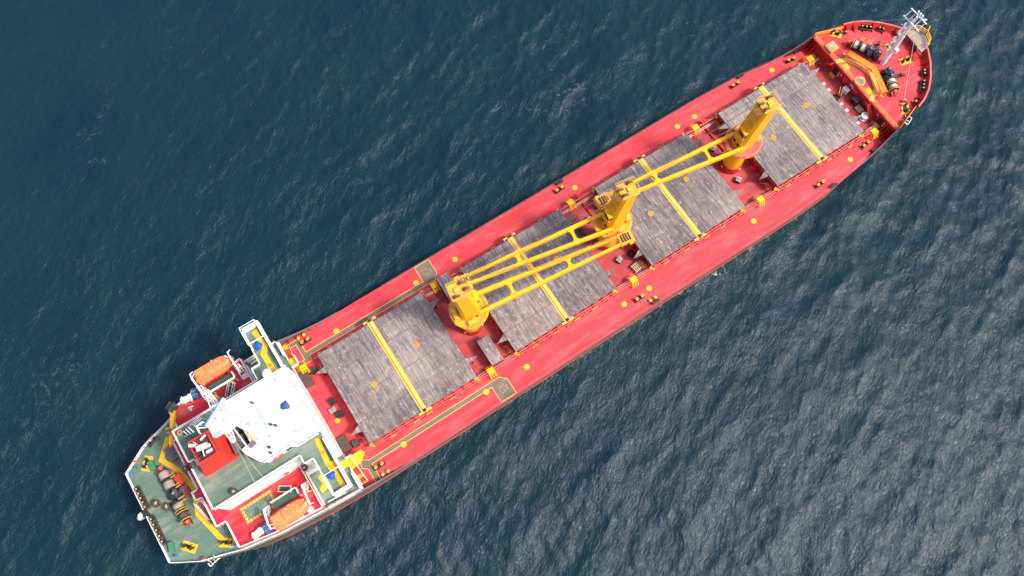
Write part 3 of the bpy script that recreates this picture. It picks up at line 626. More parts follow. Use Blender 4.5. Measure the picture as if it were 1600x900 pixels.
for k in range(5): rp.bar((-33.9+.3*k, -.2-.5*k, RZ_+.05), (-31.8+.2*k, .2-.62*k, RZ_+.05), .05, .05, 4 if k % 2 else 3)
rp.build('roof_fitting', ['iron', 'grey_dark', 'green_dark', 'wood', 'rail_white'], d)
MB().vcyl(-27.6, 6.0, KZ, RZ_+.2, .45, .4, 16).dome((-27.6, 6.0, RZ_+.2), .72, .75).build('satellite_dome', 'white', d)
MB().vcyl(-26.6, 4.4, RZ_, RZ_+.4, .42, .4).dome((-26.6,4.4,RZ_+.4), .42, .3).build('satellite_dome', 'white', d)
# yellow walk lines on the bridge deck
wl = MB(); wl.prism(path_poly([(-26.35,-5.5),(-26.75,-9.6)], .75), KZ+.004, KZ+.02); wl.prism(path_poly([(-26.4,-10.8),(-26.4,-13.7)], .75), KZ+.004, KZ+.02); wl.prism(ccw([(-27.15,-9.3),(-25.75,-9.5),(-25.75,-10.9),(-26.9,-10.9)]), KZ+.022, KZ+.03); wl.build('walkway_marking', 'yellow_line', ship)
MB().prism(path_poly([(-26.55,13.9),(-26.3,10.8),(-27.0,9.9),(-26.95,6.3)], .85), KZ+.004, KZ+.02).build('walkway_marking', 'yellow_line', ship)
mk = MB()
for x, y, a in ((-26.6,-7.7,0),(-27.0,7.9,.2)):
    for k in range(4): mk.box(x-.2+.14*k, y+.05*math.sin(k*5), KZ+.035, .07, .5-.08*(k%2), .01, a+.3*math.sin(k*3), 0)
mk.build('deck_lettering', 'wire_dark', ship)
# white railings of the house
r = MB()
r.rail([(-29.45,-6.45,KZ),(-43.25,-6.45,KZ),(-43.25,.2,KZ)], 1.05, 3, .034, 1.3); r.rail([(-42.3,.2,KZ),(-42.3,1.3,KZ),(-43.25,1.3,KZ),(-43.25,6.55,KZ),(-29.45,6.55,KZ),(-29.45,8.55,KZ),(-28.05,8.55,KZ),(-28.05,11.2,KZ)], 1.05, 3, .034, 1.3)
r.rail([(-29.45,-6.5,KZ),(-29.45,-7.85,KZ),(-28.05,-7.85,KZ),(-28.05,-10.8,KZ)], 1.05, 3, .034, 1.3)
for sgn, ye in ((1,14.6),(-1,-14.1)):            # awning frames over the wing ends
    for y in (ye, ye-3.0*sgn):
        r.bar((-25.5,y,KZ+2.1),(-28.0,y,KZ+2.1), .09, .09)
        for x in (-25.5,-28.0): r.bar((x,y,KZ),(x,y,KZ+2.1), .08, .08)
    r.bar((-25.5,ye,KZ+2.1),(-25.5,ye-3.0*sgn,KZ+2.1), .09, .09); r.bar((-28,ye,KZ+2.1),(-28,ye-3.0*sgn,KZ+2.1), .09, .09)
r.build('bridge_railing', 'rail_white', ship)
r = MB(); q = [(p[0], p[1], BZ) for p in offset(bd, .12)]
r.rail(q, 1.0, 3, .034, 1.4, closed=True)
for sgn in (1,-1): r.rail([(-43.5,7.9*sgn,BZ),(-31.5,7.9*sgn,BZ)], .95, 2, .04, 1.6) if sgn > 0 else None
r.build('boat_deck_railing', 'rail_white', ship)
r = MB(); R = [(-25.6,13.85,PZ)]+[(x+(.1 if x<-54 else 0), y-.12, PZ) for x, y in ST[::-1][1:]]
r.rail(R, 1.05, 3, .034, 1.4); r.rail([(x, -y, z) for x, y, z in R], 1.05, 3, .034, 1.4)
r.rail([(-54.5,7.6,PZ),(-54.5,5.3,PZ)], 1.05, 3, .034, 1.1); r.rail([(-54.5,-5.0,PZ),(-54.5,-7.6,PZ)], 1.05, 3, .034, 1.1)
r.rail([(-54.5,5.3,PZ),(-54.5,1.4,PZ)], 1.0, 2, .05, 1.3); r.rail([(-54.5,.2,PZ),(-54.5,-5.0,PZ)], 1.0, 2, .05, 1.3)
for sgn in (1, -1):
    r.rail([(-30.6,12.75*sgn,PZ),(-27.6,13.0*sgn,PZ)], .8, 3, .034, 1.2)
    r.rail([(-25.5,13.6*sgn,PZ),(-25.5,11.0*sgn,PZ)], 1.0, 3, .06, .9); r.bar((-25.3,13.9*sgn,PZ-.6),(-25.3,10.2*sgn,PZ+.5), .18, .35)
r.build('poop_railing', 'rail_white', ship)
for sgn in (1, -1):
    b = MB(); b.prism(ccw([(-31.0,13.15*sgn),(-26.6,13.5*sgn),(-26.6,14.05*sgn),(-31.0,13.78*sgn)]), PZ, PZ+.45, 0)
    for k in range(7): b.box(-30.7+.62*k, (13.1+.05*k)*sgn, PZ+.2, .07, .3, .4, 0, 1)
    b.build('side_bulwark', ['hull_beige', 'brown'], ship)
# platforms and stairs down to the main deck either side of the house front
yp = MB(); yp.prism(ccw([(-25.4,-9.6),(-25.4,-8.5),(-22.6,-8.5),(-22.3,-9.2),(-23.6,-10.3),(-25.4,-10.4)]), PZ-.12, PZ, 0)
yp.prism(ccw([(-27.4,-9.9),(-25.4,-9.6),(-25.4,-8.6),(-26.4,-8.3)]), PZ+.004, PZ+.03, 0)
for x, y in ((-22.8,-8.7),(-22.7,-9.3)): yp.box0(x, y, 0, .12, .12, PZ-.1, 0, 0)
for k in range(9): yp.box(-24.75, -10.35-.3*k, PZ-.3-.29*k, .95, .26, .06, 0, 1 if k not in (4,5,8) else 0)
for x in (-25.25,-24.25): yp.taper((x,-10.2,PZ-.1), (x,-13.0,.1), .08, .28, .08, .28, 1)
yp.rail([(-25.2,-8.55,PZ),(-24.2,-8.55,PZ)], 1.0, 2, .06, 1, 2); yp.tube([(-24.2,-8.6,PZ+1),(-24.2,-10.3,PZ+1),(-24.2,-13,1.1)], .06, 6, 2); yp.tube([(-25.2,-10.3,PZ+1),(-25.2,-13,1.1)], .07, 6, 2)
yp.build('stairway', ['yellow_line', 'red_bright', 'rail_white'], ship)
yp = MB(); yp.prism(ccw([(-25.4,8.6),(-24.1,8.6),(-24.1,10.3),(-25.4,10.3)]), PZ-.12, PZ, 0); yp.box(-24.3, 9.4, PZ-.25, .35, 1.5, .05, 0, 3)
for k in range(9): yp.box(-24.8, 10.5+.3*k, PZ-.3-.29*k, .9, .26, .06, 0, 1 if k != 8 else 0)
for x in (-25.25,-24.3): yp.taper((x,10.3,PZ-.1), (x,13.1,.1), .08, .28, .08, .28, 1)
yp.rail([(-25.3,8.6,PZ),(-24.1,8.6,PZ),(-24.1,10.2,PZ)], 1.0, 2, .07, .9, 2); yp.tube([(-24.25,10.3,PZ+1),(-24.25,13.1,1.1)], .06, 6, 2)
yp.box0(-25.0, 13.2, 0, .7, 1.0, .3, 0, 0); yp.box0(-24.9, 8.9, 0, .5, .9, .3, 0, 0)
yp.build('stairway', ['yellow_line', 'red_bright', 'rail_white', 'wood'], ship)
# low green gallery markings
gm = MB(); gm.prism(ccw([(-30.3,-8.6),(-29.2,-8.3),(-29.2,-8.9),(-28.0,-8.7),(-28.0,-10.2),(-29.0,-10.2),(-29.6,-10.9),(-30.8,-11.0),(-30.8,-10.2),(-30.0,-9.8)]), PZ+.004, PZ+.03, 0); gm.build('walkway_marking', 'yellow_line', ship); gm = MB()
gm.prism(path_poly([(-46.9,9.6),(-49.3,6.9),(-47.8,4.1),(-47.0,.6),(-48.1,-3.5),(-46.6,-9.2)], .75), PZ+.004, PZ+.02, 0)
gm.build('walkway_marking', 'yellow_line', ship)
mt_ = MB(); mt_.prism([(-41.9,-9.5),(-36.7,-9.5),(-36.7,-6.75),(-41.9,-6.75)], BZ+.004, BZ+.012, 0)
for k in range(10):
    x = -41.6+.51*k
    for y in (-9.2,-7.05): mt_.vcyl(x, y, BZ+.013, BZ+.03, .21, .21, 14, 1); mt_.vcyl(x, y, BZ+.03, BZ+.035, .07, .07, 8, 2)
for k in range(3):
    for x in (-41.6,-37.0): mt_.vcyl(x, -7.6-.54*k, BZ+.013, BZ+.03, .21, .21, 14, 1); mt_.vcyl(x, -7.6-.54*k, BZ+.03, BZ+.035, .07, .07, 8, 2)
mt_.bar((-38.4,-6.9,BZ+.03),(-38.0,-9.3,BZ+.03), .05, .02, 2); mt_.build('embarkation_marking', ['green', 'yellow_line', 'orange_pad'], ship)
# stair from boat deck to poop, stair beside the funnel
s_ = MB()
for k in range(8): s_.box(-46.5, -2.75-.3*k, BZ-.25-.3*k, 1.0, .27, .05, 0, 0)
for x in (-47.0,-46.0): s_.taper((x,-2.6,BZ), (x,-5.2,PZ+.1), .09, .25, .09, .25, 1); s_.tube([(x,-2.6,BZ+1),(x,-5.2,PZ+1)], .05, 6, 1)
s_.box(-46.5, -2.55, BZ+.03, 1.0, .14, .06, 0, 2); s_.build('stairway', ['brown_grate', 'rail_white', 'yellow_line'], ship)
s_ = MB()
for k in range(6): s_.box(-40.6-.3*k, 4.9+.12*k, KZ+2.0-.33*k, .2, 1.2-.1*k, .06, .35, k % 2)
for a in (-.6,.6): s_.bar((-40.3,4.9+a,KZ+2.1),(-42.3,5.5+a*.6,KZ+.1), .08, .14, 0)
s_.rail([(-40.3,5.6,KZ+.2),(-38.8,5.9,KZ+.2)], 1.9, 3, .045, .8, 0); s_.build('funnel_stairway', ['rail_white', 'black'], ship)
MB().torus((-42.4, 5.75, KZ+1.0), .28, .1, 'Z', 18, 8).build('lifebuoy', 'boat', ship)
for x, y, z in ((-45.75,2.6,BZ),(-39.6,-5.9,KZ),(-30.7,-7.0,BZ)):
    v = MB().vcyl(x, y, z, z+1.0, .3, .3, 14, 0).cyl((x,y,z+1.0),(x,y,z+1.25),.52,.42,16,0,True,0); v.vcyl(x, y, z+1.25, z+1.3, .15, .15, 8, 1); v.build('mushroom_ventilator', ['iron', 'yellow_line'], ship)
# funnel
f = MB(); zb, zt = KZ+.01, 16.4
base = [(-42.2,-1.75),(-37.0,-1.75),(-37.0,3.6),(-42.2,3.6)]; top = [(-41.2,-.75),(-38.3,-.75),(-38.3,2.75),(-41.2,2.75)]
f.loft([[(*p, zb) for p in base], [(*p, zt) for p in top]], 0, True, False)
inn = offset(top, .14); f.loft([[(*p, zt) for p in top], [(*p, zt) for p in inn], [(*p, zt-.7) for p in inn]], 0, True, False); f.sheet(inn, zt-.7, 1)
for k in range(7): f.box(-38.12+.0, -.2+.42*k, zt-.42, .10, .24, .5, 0, 1)
f = f.build('funnel', ['funnel_red', 'brown'], ship)
e = MB()
for (x0,y0,x1,y1,r) in ((-41.2,2.2,-40.4,1.75,.26),(-40.5,1.2,-39.2,1.0,.46),(-38.6,2.3,-39.5,2.1,.2),(-38.7,.7,-39.4,.9,.24),(-38.7,.0,-39.5,.1,.24)):
    e.cyl((x0,y0,zt+.25),(x1,y1,zt+.05), r, r, 14, 0, True, 0)
e.cyl((-39.2,1.0,zt-.6),(-39.2,1.0,zt+.05), .4, .4, 14, 0); e.cyl((-40.2,-.1,zt-.5),(-39.9,.7,zt), .1, .1, 8, 0); e.cyl((-40.6,2.5,zt-.3),(-40.1,1.6,zt), .09, .09, 8, 0)
e.box(-40.7, .5, zt-.55, .7, .6, .25, 0, 1); e.box(-40.4, -.3, zt-.55, .5, .5, .3, 0, 1); e.build('exhaust_pipe', ['silver', 'black'], f)
k_ = MB(); k_.prism([(-36.9,-1.6),(-34.95,-1.4),(-34.9,.5),(-36.8,.8)], KZ+.01, KZ+1.8, 0); k_.box0(-35.3, 1.5, KZ, .9, .8, 1.5, .2, 1); k_.box0(-34.9, 2.9-1.0, KZ, .5, .6, 1.9, .5, 0); k_.box(-36.0, -.5, KZ+1.83, .08, 1.9, .06, 0, 2); k_.build('engine_casing', ['grey_dark', 'iron', 'wood'], ship)

# radar mast behind the wheelhouse
m = MB(); X, Z = -33.4, RZ_
m.vcyl(X, 0, Z, 27.2, .38, .26, 14, 0)
for y in (-1.6, 1.6): m.cyl((X-1.5,y,Z),(X,y*.2,24.5), .12, .1, 8, 0)
m = m.build('radar_mast', ['rail_white'], ship)
def yard(sgn):
    d = MB(); z = 27.4; a, c = .75, .22
    for s in (-1, 1): d.bar((X+a*s,.3*sgn,z),(X+c*s,3.9*sgn,z), .13, .13)
    for k in range(6): t = k/5; y = lerp(.3,3.9,t)*sgn; w = lerp(a,c,t); d.bar((X-w,y,z),(X+w,y,z), .07, .07)
    for s in (-.33, 0., .33): d.bar((X+a*s,.3*sgn,z-.02),(X+c*s,3.9*sgn,z-.02), .035, .035)
    d.bar((X,.2*sgn,z-2.5),(X,3.3*sgn,z-.1), .1, .1); return d
for sgn in (1, -1): yard(sgn).build('yardarm', ['rail_white'], m)
sc_ = MB(); p = Vector((X, .3, 28.6)); dv = Vector((.87,.50,0)); nv = Vector((-.5,.87,0))
sc_.bar(p-dv*2.0, p+dv*2.0, .34, .28, 0); sc_.bar(p-dv*2.0+nv*.25+Vector((0,0,.02)), p+dv*2.0+nv*.25+Vector((0,0,.02)), .15, .3, 1)
sc_.vcyl(X, .3, 27.4, 28.5, .2, .2, 10, 0); sc_.box(X-.1, .2, 27.9, .8, .8, .45, .4, 0); sc_.build('radar_scanner', ['white', 'blue_trim'], m)
pf = MB(); pf.prism([(X-2.6,-1.0),(X+1.2,-1.0),(X+1.2,1.0),(X-2.6,1.0)], 23.2, 23.28, 0); pf.rail([(X-2.6,-1,23.3),(X+1.2,-1,23.3),(X+1.2,1,23.3),(X-2.6,1,23.3)], .95, 3, .04, 1.0, 0, True)
pf.bar((X-2.4,.6,23.4),(X-4.0,1.4,23.6), .12, .12, 0); pf.rail([(X-4.0,.6,23.3),(X-4.0,1.6,23.3),(X-3.0,1.7,23.3)], .7, 2, .05, .6, 0); pf.build('mast_platform', ['rail_white'], m)
hl = MB(); hl.cyl((X,-2.6,27.3),(-36.6,-6.4,KZ+.9), .035, .035, 5); hl.cyl((X,-3.3,27.3),(-35.3,-6.4,KZ+.9), .035, .035, 5); hl.cyl((X,-1.5,27.2),(-33.0,-6.4,KZ+.9), .012, .012, 4); hl.build('halyard', 'wire', m)

# foremast on the forecastle
FX, FY = 92.1, .45
m = MB().vcyl(FX, FY, FZ, 11, .50, .36, 14).vcyl(FX, FY, 11, 16.2, .30, .20, 12).build('foremast', 'white', ship)
ld = MB()
for s in (0, .42): ld.bar((FX-.55,FY+.1+s,FZ+3),(FX-.45,FY+.1+s,16), .06, .06)
for k in range(36): ld.bar((FX-.55,FY+.05,FZ+3.1+.28*k),(FX-.55,FY+.6,FZ+3.1+.28*k), .05, .05)
for z in (7.5, 9.3, 11.3, 13.2): ld.box(FX-.55, FY+.5, z, .6, .55, .05); ld.rail([(FX-.95,FY+.15,z),(FX-.95,FY+.85,z),(FX-.15,FY+.85,z)], .6, 2, .04, .6)
ld.vcyl(FX+.1, FY-.65, 7.0, 7.7, .35, .35, 12); ld.build('mast_ladder', 'rail_white', m)
cr = MB()
for x, z in ((FX+.45,16.0),(FX-.6,14.9)): cr.bar((x,FY-1.9,z),(x,FY+1.9,z), .16, .16)
for y in (-1.6,-.7,.7,1.6): cr.bar((FX+.45,FY+y,16.0),(FX-.6,FY+y,14.9), .1, .1)
for y in (-.5,0.,.5): cr.vcyl(FX+.4, FY+y, 16.0, 16.8, .16, .16, 10)
cr.bar((FX+.5,FY-.8,16.0),(FX+1.0,FY-1.3,16.1), .2, .2); cr.bar((FX-.2,FY,13.2),(FX-1.0,FY+1.2,13.6), .13, .13); cr.build('crosstree', 'rail_white', m)
sy = MB()
for a in ((93.6,9.2),(86.4,-10.5),(98.5,-1.5)): sy.cyl((FX,FY+(.6 if a[1]>0 else -.6),15.2),(a[0],a[1],FZ+.6), .03, .03, 5)
sy.cyl((FX-.4,FY-1.5,15.0),(98.9,.6,4.3), .03, .03, 5); sy.build('mast_stay', 'rope_pale', m)
# ------------------------------------------------------------------ hatch covers (each lifts off its coaming)
G_H = 'hatch covers along the cargo deck'
HL = ['grey hatch cover between the white bridge house and the first crane',
      'grey hatch cover crossed by two crane jibs at once',
      'grey hatch cover crossed by a single crane jib',
      'grey hatch cover with no jib over it, next to the forecastle']
def make_hatch(i, x0, x1):
    xc = (x0+x1)/2; hl = (x1-x0)/2; t = thing('hatch_cover', HL[i], 'hatch cover', (xc, 0, 2.2), 0, G_H)
    for a, b in ((-hl, -.48), (.53, hl)):
        p = MB(); w = 8.42; n = 16
        # panel with a shallow camber of plates, seams as small gaps, edge skirt
        p.box((a+b)/2, 0, .36, b-a, 2*w, .62, 0, 0)
        for q in range(1, n): p.box(a+(b-a)*q/n, 0, .682, .11, 2*w-.3, .036, 0, 0)
        for y in (-4.9, -1.1, 4.2, 7.2): p.box((a+b)/2, y, .69, b-a-.1, .07, .035, 0, 1)
        p.box(a+.04 if a < -1 else b-.04, 0, .2, .1, 2*w+.06, .4, 0, 1)
        for y in (-6.8,-2.6,2.0,6.4): p.box(a+.5, y*1.0, .7, .25, .18, .05, 0, 1); 
        for y in (-8.47, 8.47):
            for q in range(5): p.box(a+(b-a)*(q+.5)/5, y, .35, .4, .14, .3, 0, 1)
        p.build('cover_panel', ['hatch', 'grey_dark'], t)
    j = MB(); j.box(.18, 0, .56, .64, 17.3, .34, 0, 0); j.box(-.36, 0, .56, .22, 17.3, .32, 0, 0); j.box(-.2, 0, .44, .14, 17.3, .3, 0, 1)
    for y in (8.95, -8.75):
        j.box(-.55, y, .2, 1.0, .35, .35, 0, 0); j.box(.7, y, .2, 1.1, .4, .45, 0, 0); j.box(.1, y*.985, .7, .5, .45, .25, 0, 1); j.box(.75, y*.98, .72, .45, .3, .2, 0, 2)
    j.build('centre_joint', ['yellow_pale', 'black', 'grey'], t)
    for y, s in ((5.65,1),(-5.5,-1)):
        for xe, d in ((-hl,-1),(hl,1)):
            w = MB(); w.add([(xe,y-.62,.5),(xe,y+.55,.5),(xe+1.85*d,y+.28*s,.62),(xe,y-.62,.24),(xe,y+.55,.24),(xe+1.85*d,y+.28*s,.4)], [(0,1,2),(5,4,3),(0,2,5,3),(1,4,5,2),(0,3,4,1)], 0)
            w.build('stowing_bracket', 'hatch', t)
    for x, y in ((-4.55,-.75),(4.5,1.15)):
        d = MB().vcyl(x, y, .66, .72, .5, .48, 20, 0).vcyl(x, y, .72, .78, .16, .16, 8, 0)
        for k in range(4): d.box(x+.26*math.cos(k*PI/2+.4), y+.26*math.sin(k*PI/2+.4), .73, .3, .06, .05, k*PI/2+.4, 1)
        d.build('lifting_pad', ['orange_pad', 'brown'], t)
for i, (x0, x1) in enumerate(HX): make_hatch(i, x0, x1)

# ------------------------------------------------------------------ deck cranes, jib along local +X
G_C = 'yellow deck cranes on the centreline'
def make_crane(label, x, rz, reach, plat):
    t = thing('deck_crane', label, 'crane', (x, 0, 0), rz, G_C)
    p = MB(); p.vcyl(0, 0, 0, 1.75, 1.98, 1.92, 32, 0); p.vcyl(0, 0, 1.75, 7.9, 1.78, 1.66, 32, 1)
    for k in range(10): a = k*2*PI/10; p.box(1.95*math.cos(a), 1.95*math.sin(a), 1.0, .12, .28, .28, a, 2 if k % 3 == 0 else 0)
    for a in (-1.15-rz, -1.35-rz): p.bar((1.85*math.cos(a),1.85*math.sin(a),.1), (1.75*math.cos(a),1.75*math.sin(a),7.8), .07, .07, 3)
    p.build('pedestal', ['red_steel', 'yellow', 'rail_white', 'yellow_worn'], t)
    d = MB(); d.vcyl(0, 0, 7.9, 8.35, 2.2, 3.05, 36, 0); d.vcyl(0, 0, 8.35, 8.45, 3.15, 3.15, 36, 1)
    n = 22; ring = [(3.08*math.cos(2*PI*i/n), 3.08*math.sin(2*PI*i/n), 8.45) for i in range(n)]
    d.rail(ring, 1.0, 2, .028, 9, 2, True); d.build('slewing_platform', ['yellow', plat, 'yellow_worn'], t)
    # tower: leans away from the jib, chamfered corners
    def ring8(x0, x1, w, c, z): return [(x0,-w+c,z),(x0+c,-w,z),(x1-c,-w,z),(x1,-w+c,z),(x1,w-c,z),(x1-c,w,z),(x0+c,w,z),(x0,w-c,z)]
    tw = MB(); tw.loft([ring8(-1.65,1.75,1.45,.55,8.46), ring8(-1.8,1.35,1.42,.5,12.5), ring8(-2.35,.05,1.3,.35,19.6)], 0, True, True, False)
    for z0_, xx in ((10.2,1.6),(15.2,.9),(17.0,.56)): tw.box(xx, .1, z0_, .12, 1.2, .7, 0, 1)
    for y in (-.5,.5): tw.box(1.66, y, 9.6, .1, .5, .7, 0, 2)
    tw.build('tower', ['yellow', 'yellow_worn', 'glass'], t)
    hd = MB(); hd.box(-1.05, 0, 19.72, 2.75, 2.6, .22, 0, 0); hd.box(-1.3, .1, 19.95, .8, .7, .3, 0, 0)
    for y, xx in ((-.85,-1.7),(.8,-.2),(-.3,.1)):
        hd.cyl((xx,y-.16,20.0),(xx,y+.16,20.0), .55, .55, 16, 1); hd.box(xx, y-.24, 19.9, .8, .06, .5, 0, 0); hd.box(xx, y+.24, 19.9, .8, .06, .5, 0, 0)
    hd.rail([(.55,-1.3,19.9),(-2.55,-1.3,19.9),(-2.55,1.3,19.9),(.55,1.3,19.9)], .9, 2, .022, 1.4, 2)
    hd.add([(.5,-1.25,19.7),(.5,1.25,19.7),(1.1,.6,18.9),(1.1,-.6,18.9)], [(0,1,2,3)], 0); hd.build('sheave_head', ['yellow_worn', 'wire_dark', 'yellow_pale'], t)
    cb = MB(); cb.box0(1.25, .15, 11.6, 1.0, 1.6, 2.0, 0, 0); cb.box(1.25, .15, 13.63, 1.1, 1.7, .08, 0, 2); cb.box(1.77, .15, 12.8, .05, 1.3, .9, 0, 1); cb.box(1.35, .97, 12.8, .6, .05, .8, 0, 1); cb.box(1.35, -.67, 12.8, .6, .05, .8, 0, 1)
    cb.build('operator_cab', ['yellow_worn', 'glass', 'yellow'], t)
    wn_ = MB(); wn_.cyl((-2.3,-.9,9.2),(-2.3,.9,9.2), .5, .5, 16, 1); wn_.box0(-2.3, 1.05, 8.46, .9, .2, 1.1, 0, 0); wn_.box0(-2.3, -1.05, 8.46, .9, .2, 1.1, 0, 0); MB().box0(-.3, -2.2, 8.46, 1.4, .8, .7).build('machinery_box', 'yellow_worn', t)
    wn_.build('hoisting_winch', ['yellow_worn', 'yellow_pale'], t)
    # jib: two box beams that close towards the tip, flared cross members
    J = MB(); z0, z1 = 9.6, 10.1
    ya = lambda u: lerp(1.5, .62, u); xx = lambda u: lerp(1.2, reach, u); zz = lambda u: lerp(z0, z1, u)
    for s in (1, -1):
        for u0, u1 in ((0,.3),(.3,.65),(.65,1)):
            h = lambda u: .85*(1-abs(u-.4)*.55); w = lambda u: .56*(1-.25*u)
            J.taper((xx(u0),ya(u0)*s,zz(u0)), (xx(u1),ya(u1)*s,zz(u1)), w(u0), h(u0), w(u1), h(u1), 0)
        J.box0(1.3, 1.5*s, 8.46, .9, .5, 1.3, 0, 0)
    for u in (.235, .62):
        y = ya(u)-.2; x0_ = xx(u); wd = .26
        pts = [(x0_-wd,-y+.45),(x0_-.72,-y),(x0_+.72,-y),(x0_+wd,-y+.45),(x0_+wd,y-.45),(x0_+.72,y),(x0_-.72,y),(x0_-wd,y-.45)]
        if y < .7: pts = [(x0_-wd,-y+.2),(x0_-.6,-y),(x0_+.6,-y),(x0_+wd,-y+.2),(x0_+wd,y-.2),(x0_+.6,y),(x0_-.6,y),(x0_-wd,y-.2)]
        J.prism(ccw(pts), zz(u)-.3, zz(u)+.26, 0)
    J.tube([(xx(.02),ya(.02)+.38,zz(.02)+.35),(xx(.97),ya(.97)+.33,zz(.97)+.35)], .03, 5, 1)
    for k in range(13): u = k/13+.05; J.box(xx(u), ya(u)+.36, zz(u)+.2, .05, .1, .4, 0, 1)
    J = J.build('jib', ['yellow', 'yellow_worn'], t)
    tip = MB(); tx = reach
    tip.box(tx, .82, z1, 2.3, .22, 1.0, 0, 0); tip.box(tx, -.82, z1, 2.3, .22, 1.0, 0, 0); tip.box(tx+.95, 0, z1, .35, 1.75, .8, 0, 0); tip.box(tx-1.0, 0, z1-.05, .3, 1.6, .7, 0, 0)
    for k in range(5): tip.cyl((tx-.1,-.62+.29*k,z1+.08),(tx-.1,-.46+.29*k,z1+.08), .58, .58, 14, 1)
    for k in range(3): tip.box(tx-.55+.45*k, 0, z1+.52, .09, 1.6, .08, 0, 0)
    tip.cyl((tx+1.2,-1.1,z1-.1),(tx+1.2,1.1,z1-.1), .16, .16, 8, 0); tip.box(tx+.7, 1.15, z1-.1, .9, .35, .5, 0, 0); tip.box(tx+.6, -1.1, z1-.1, .7, .3, .5, 0, 0)
    tip.build('jib_head', ['yellow_worn', 'wire_dark'], J)
    rp = MB()
    for ya_, yb in ((-.85,-.3),(.8,.35),(-.7,-.15),(.65,.2)): rp.cyl((-.3,ya_,20.4),(tx-.2,yb,z1+.5), .028, .028, 5, 0)
    rp.build('luffing_rope', 'wire_dark', t)
    return t
make_crane('yellow deck crane nearest the white bridge house, its jib laid towards the bow', 2.9, math.atan2(-3.95, 27.5), 27.4, 'yellow_worn')
make_crane('yellow deck crane in the middle of the three, its jib laid towards the bridge house', 30.5, PI-math.atan2(4.0, 26.6), 26.5, 'yellow_worn')
make_crane('yellow deck crane nearest the bow, with a dull red round platform', 57.4, PI-math.atan2(3.35, 26.8), 26.8, 'red_rail')

# ------------------------------------------------------------------ lifeboats, davits, launching platforms, rafts
def make_lifeboat(label, x, y, z):
    t = thing('lifeboat', label, 'lifeboat', (x, y, z), 0, 'enclosed lifeboats')
    L_ = 6.2; st = []
    for i in range(15):
        u = i/14; xx = -L_/2+L_*u
        w = 1.28*(1-max(0,(u-.62)/.38)**2.3*.86)*(1-max(0,(.08-u)/.08)*.2)
        zk = .1+.55*max(0,(u-.6)/.4)**2; zt = 2.45-.35*max(0,(u-.75)/.25)**2-.25*max(0,(.1-u)/.1)
        st.append((xx, w, zk, zt))
    rings = [[(xx,0,zk),(xx,-w*.6,zk+.25),(xx,-w,1.05),(xx,-w*1.02,1.3),(xx,-w*.93,1.42),(xx,-w*.80,zt-.18),(xx,-w*.6,zt),(xx,0,zt+.06),(xx,w*.6,zt),(xx,w*.80,zt-.18),(xx,w*.93,1.42),(xx,w*1.02,1.3),(xx,w,1.05),(xx,w*.6,zk+.25)] for xx, w, zk, zt in st]
    b = MB(); b.loft(rings, 0, True, True, True); b.build('hull', ['boat'], t)
    c = MB(); c.box(-2.0, 0, 2.62, 1.5, 1.5, .34, 0, 0); c.box(-2.0, 0, 2.8, 1.3, 1.3, .06, 0, 0); c.build('conning_hatch', ['boat'], t)
    c = MB().box(1.75, .05, 2.47, .85, .85, .12).box(1.75, .05, 2.55, .25, .25, .06, 0, 1); c.build('deck_hatch', ['boat', 'boat_dark'], t)
    for xx in (-1.15, .9): MB().box(xx, 0, 2.5, .05, 1.45, .04).build('canopy_seam', 'boat_dark', t)
    for s_ in (-.98, .98): MB().box(-2.1, s_, 2.2, 1.0, .05, .25).build('window', 'glass', t)
    MB().box(-3.0, 0, 1.8, .1, .8, .5).build('stern_door', 'boat_dark', t)
    for sgn in (1,-1): MB().tube([(a[0], a[1]*1.06*sgn, 1.25) for a in st], .03, 5).build('grab_line', 'boat_dark', t)
    k = MB()
    for xx, yy in ((-2.0,.1),(-.35,.62),(-.35,-.62),(.9,.5),(.9,-.55),(.25,.9),(2.4,.45),(2.4,-.4)):
        zz = 2.82 if xx < -1.9 else 2.53; k.box(xx, yy, zz, .24, .045, .02, .5, 0); k.box(xx, yy, zz+.004, .045, .24, .02, .5, 0)
    k.build('reflective_mark', 'rail_white', t); return t
make_lifeboat('orange enclosed lifeboat hung in its davits beside the green mat ringed with yellow dots', -35.1, -11.85, BZ+1.0)
make_lifeboat('orange enclosed lifeboat hung over the side between white davit arms on the shaded boat deck', -34.9, 13.55, BZ+1.0)
def make_davit(label, x, y, s, flip):
    """lattice foot on the boat deck, arm over the boat; s = +1 port"""
    t = thing('davit', label, 'davit', (x, y, BZ), 0, 'lifeboat davits')
    f = MB(); f.prism(ccw([(-.55,-1.0*s),(.55,-1.0*s),(.4,-.2*s),(-.4,-.2*s)]), 0, .3, 0)
    for a in (-.5, .5): f.taper((a,-.9*s,.2), (a*.6,.9*s,2.6), .15, .22, .12, .16, 0); f.taper((a,.6*s,.2), (a*.6,.9*s,2.6), .11, .14, .1, .12, 0)
    for z in (.8, 1.5, 2.1): f.bar((-.45,-.2*s+.3*z*s,z),(.45,-.2*s+.3*z*s,z), .12, .12)
    f.build('frame', ['rail_white'], t)
    a = MB(); a.taper((0,-.4*s,2.2), (0,2.0*s,4.1), .26, .5, .22, .34, 0); a.taper((0,2.0*s,4.1), (0,2.9*s,3.9), .2, .3, .16, .2, 0); a.bar((0,2.8*s,3.9),(.0 if not flip else .5,3.0*s,3.9), .12, .12)
    a.bar((-.3,2.1*s,3.6),(.6*flip,2.5*s,4.2), .1, .1); a.build('arm', 'rail_white', t)
    c = MB().cyl((0,2.4*s,3.9),(0,2.4*s,3.0), .05, .05, 6).box(0, 2.4*s, 2.95, .25, .2, .3); c.build('hook_block', 'iron', t); return t
make_davit('white davit at the stern end of the orange lifeboat beside the green mat', -38.4, -9.75, -1, 1)
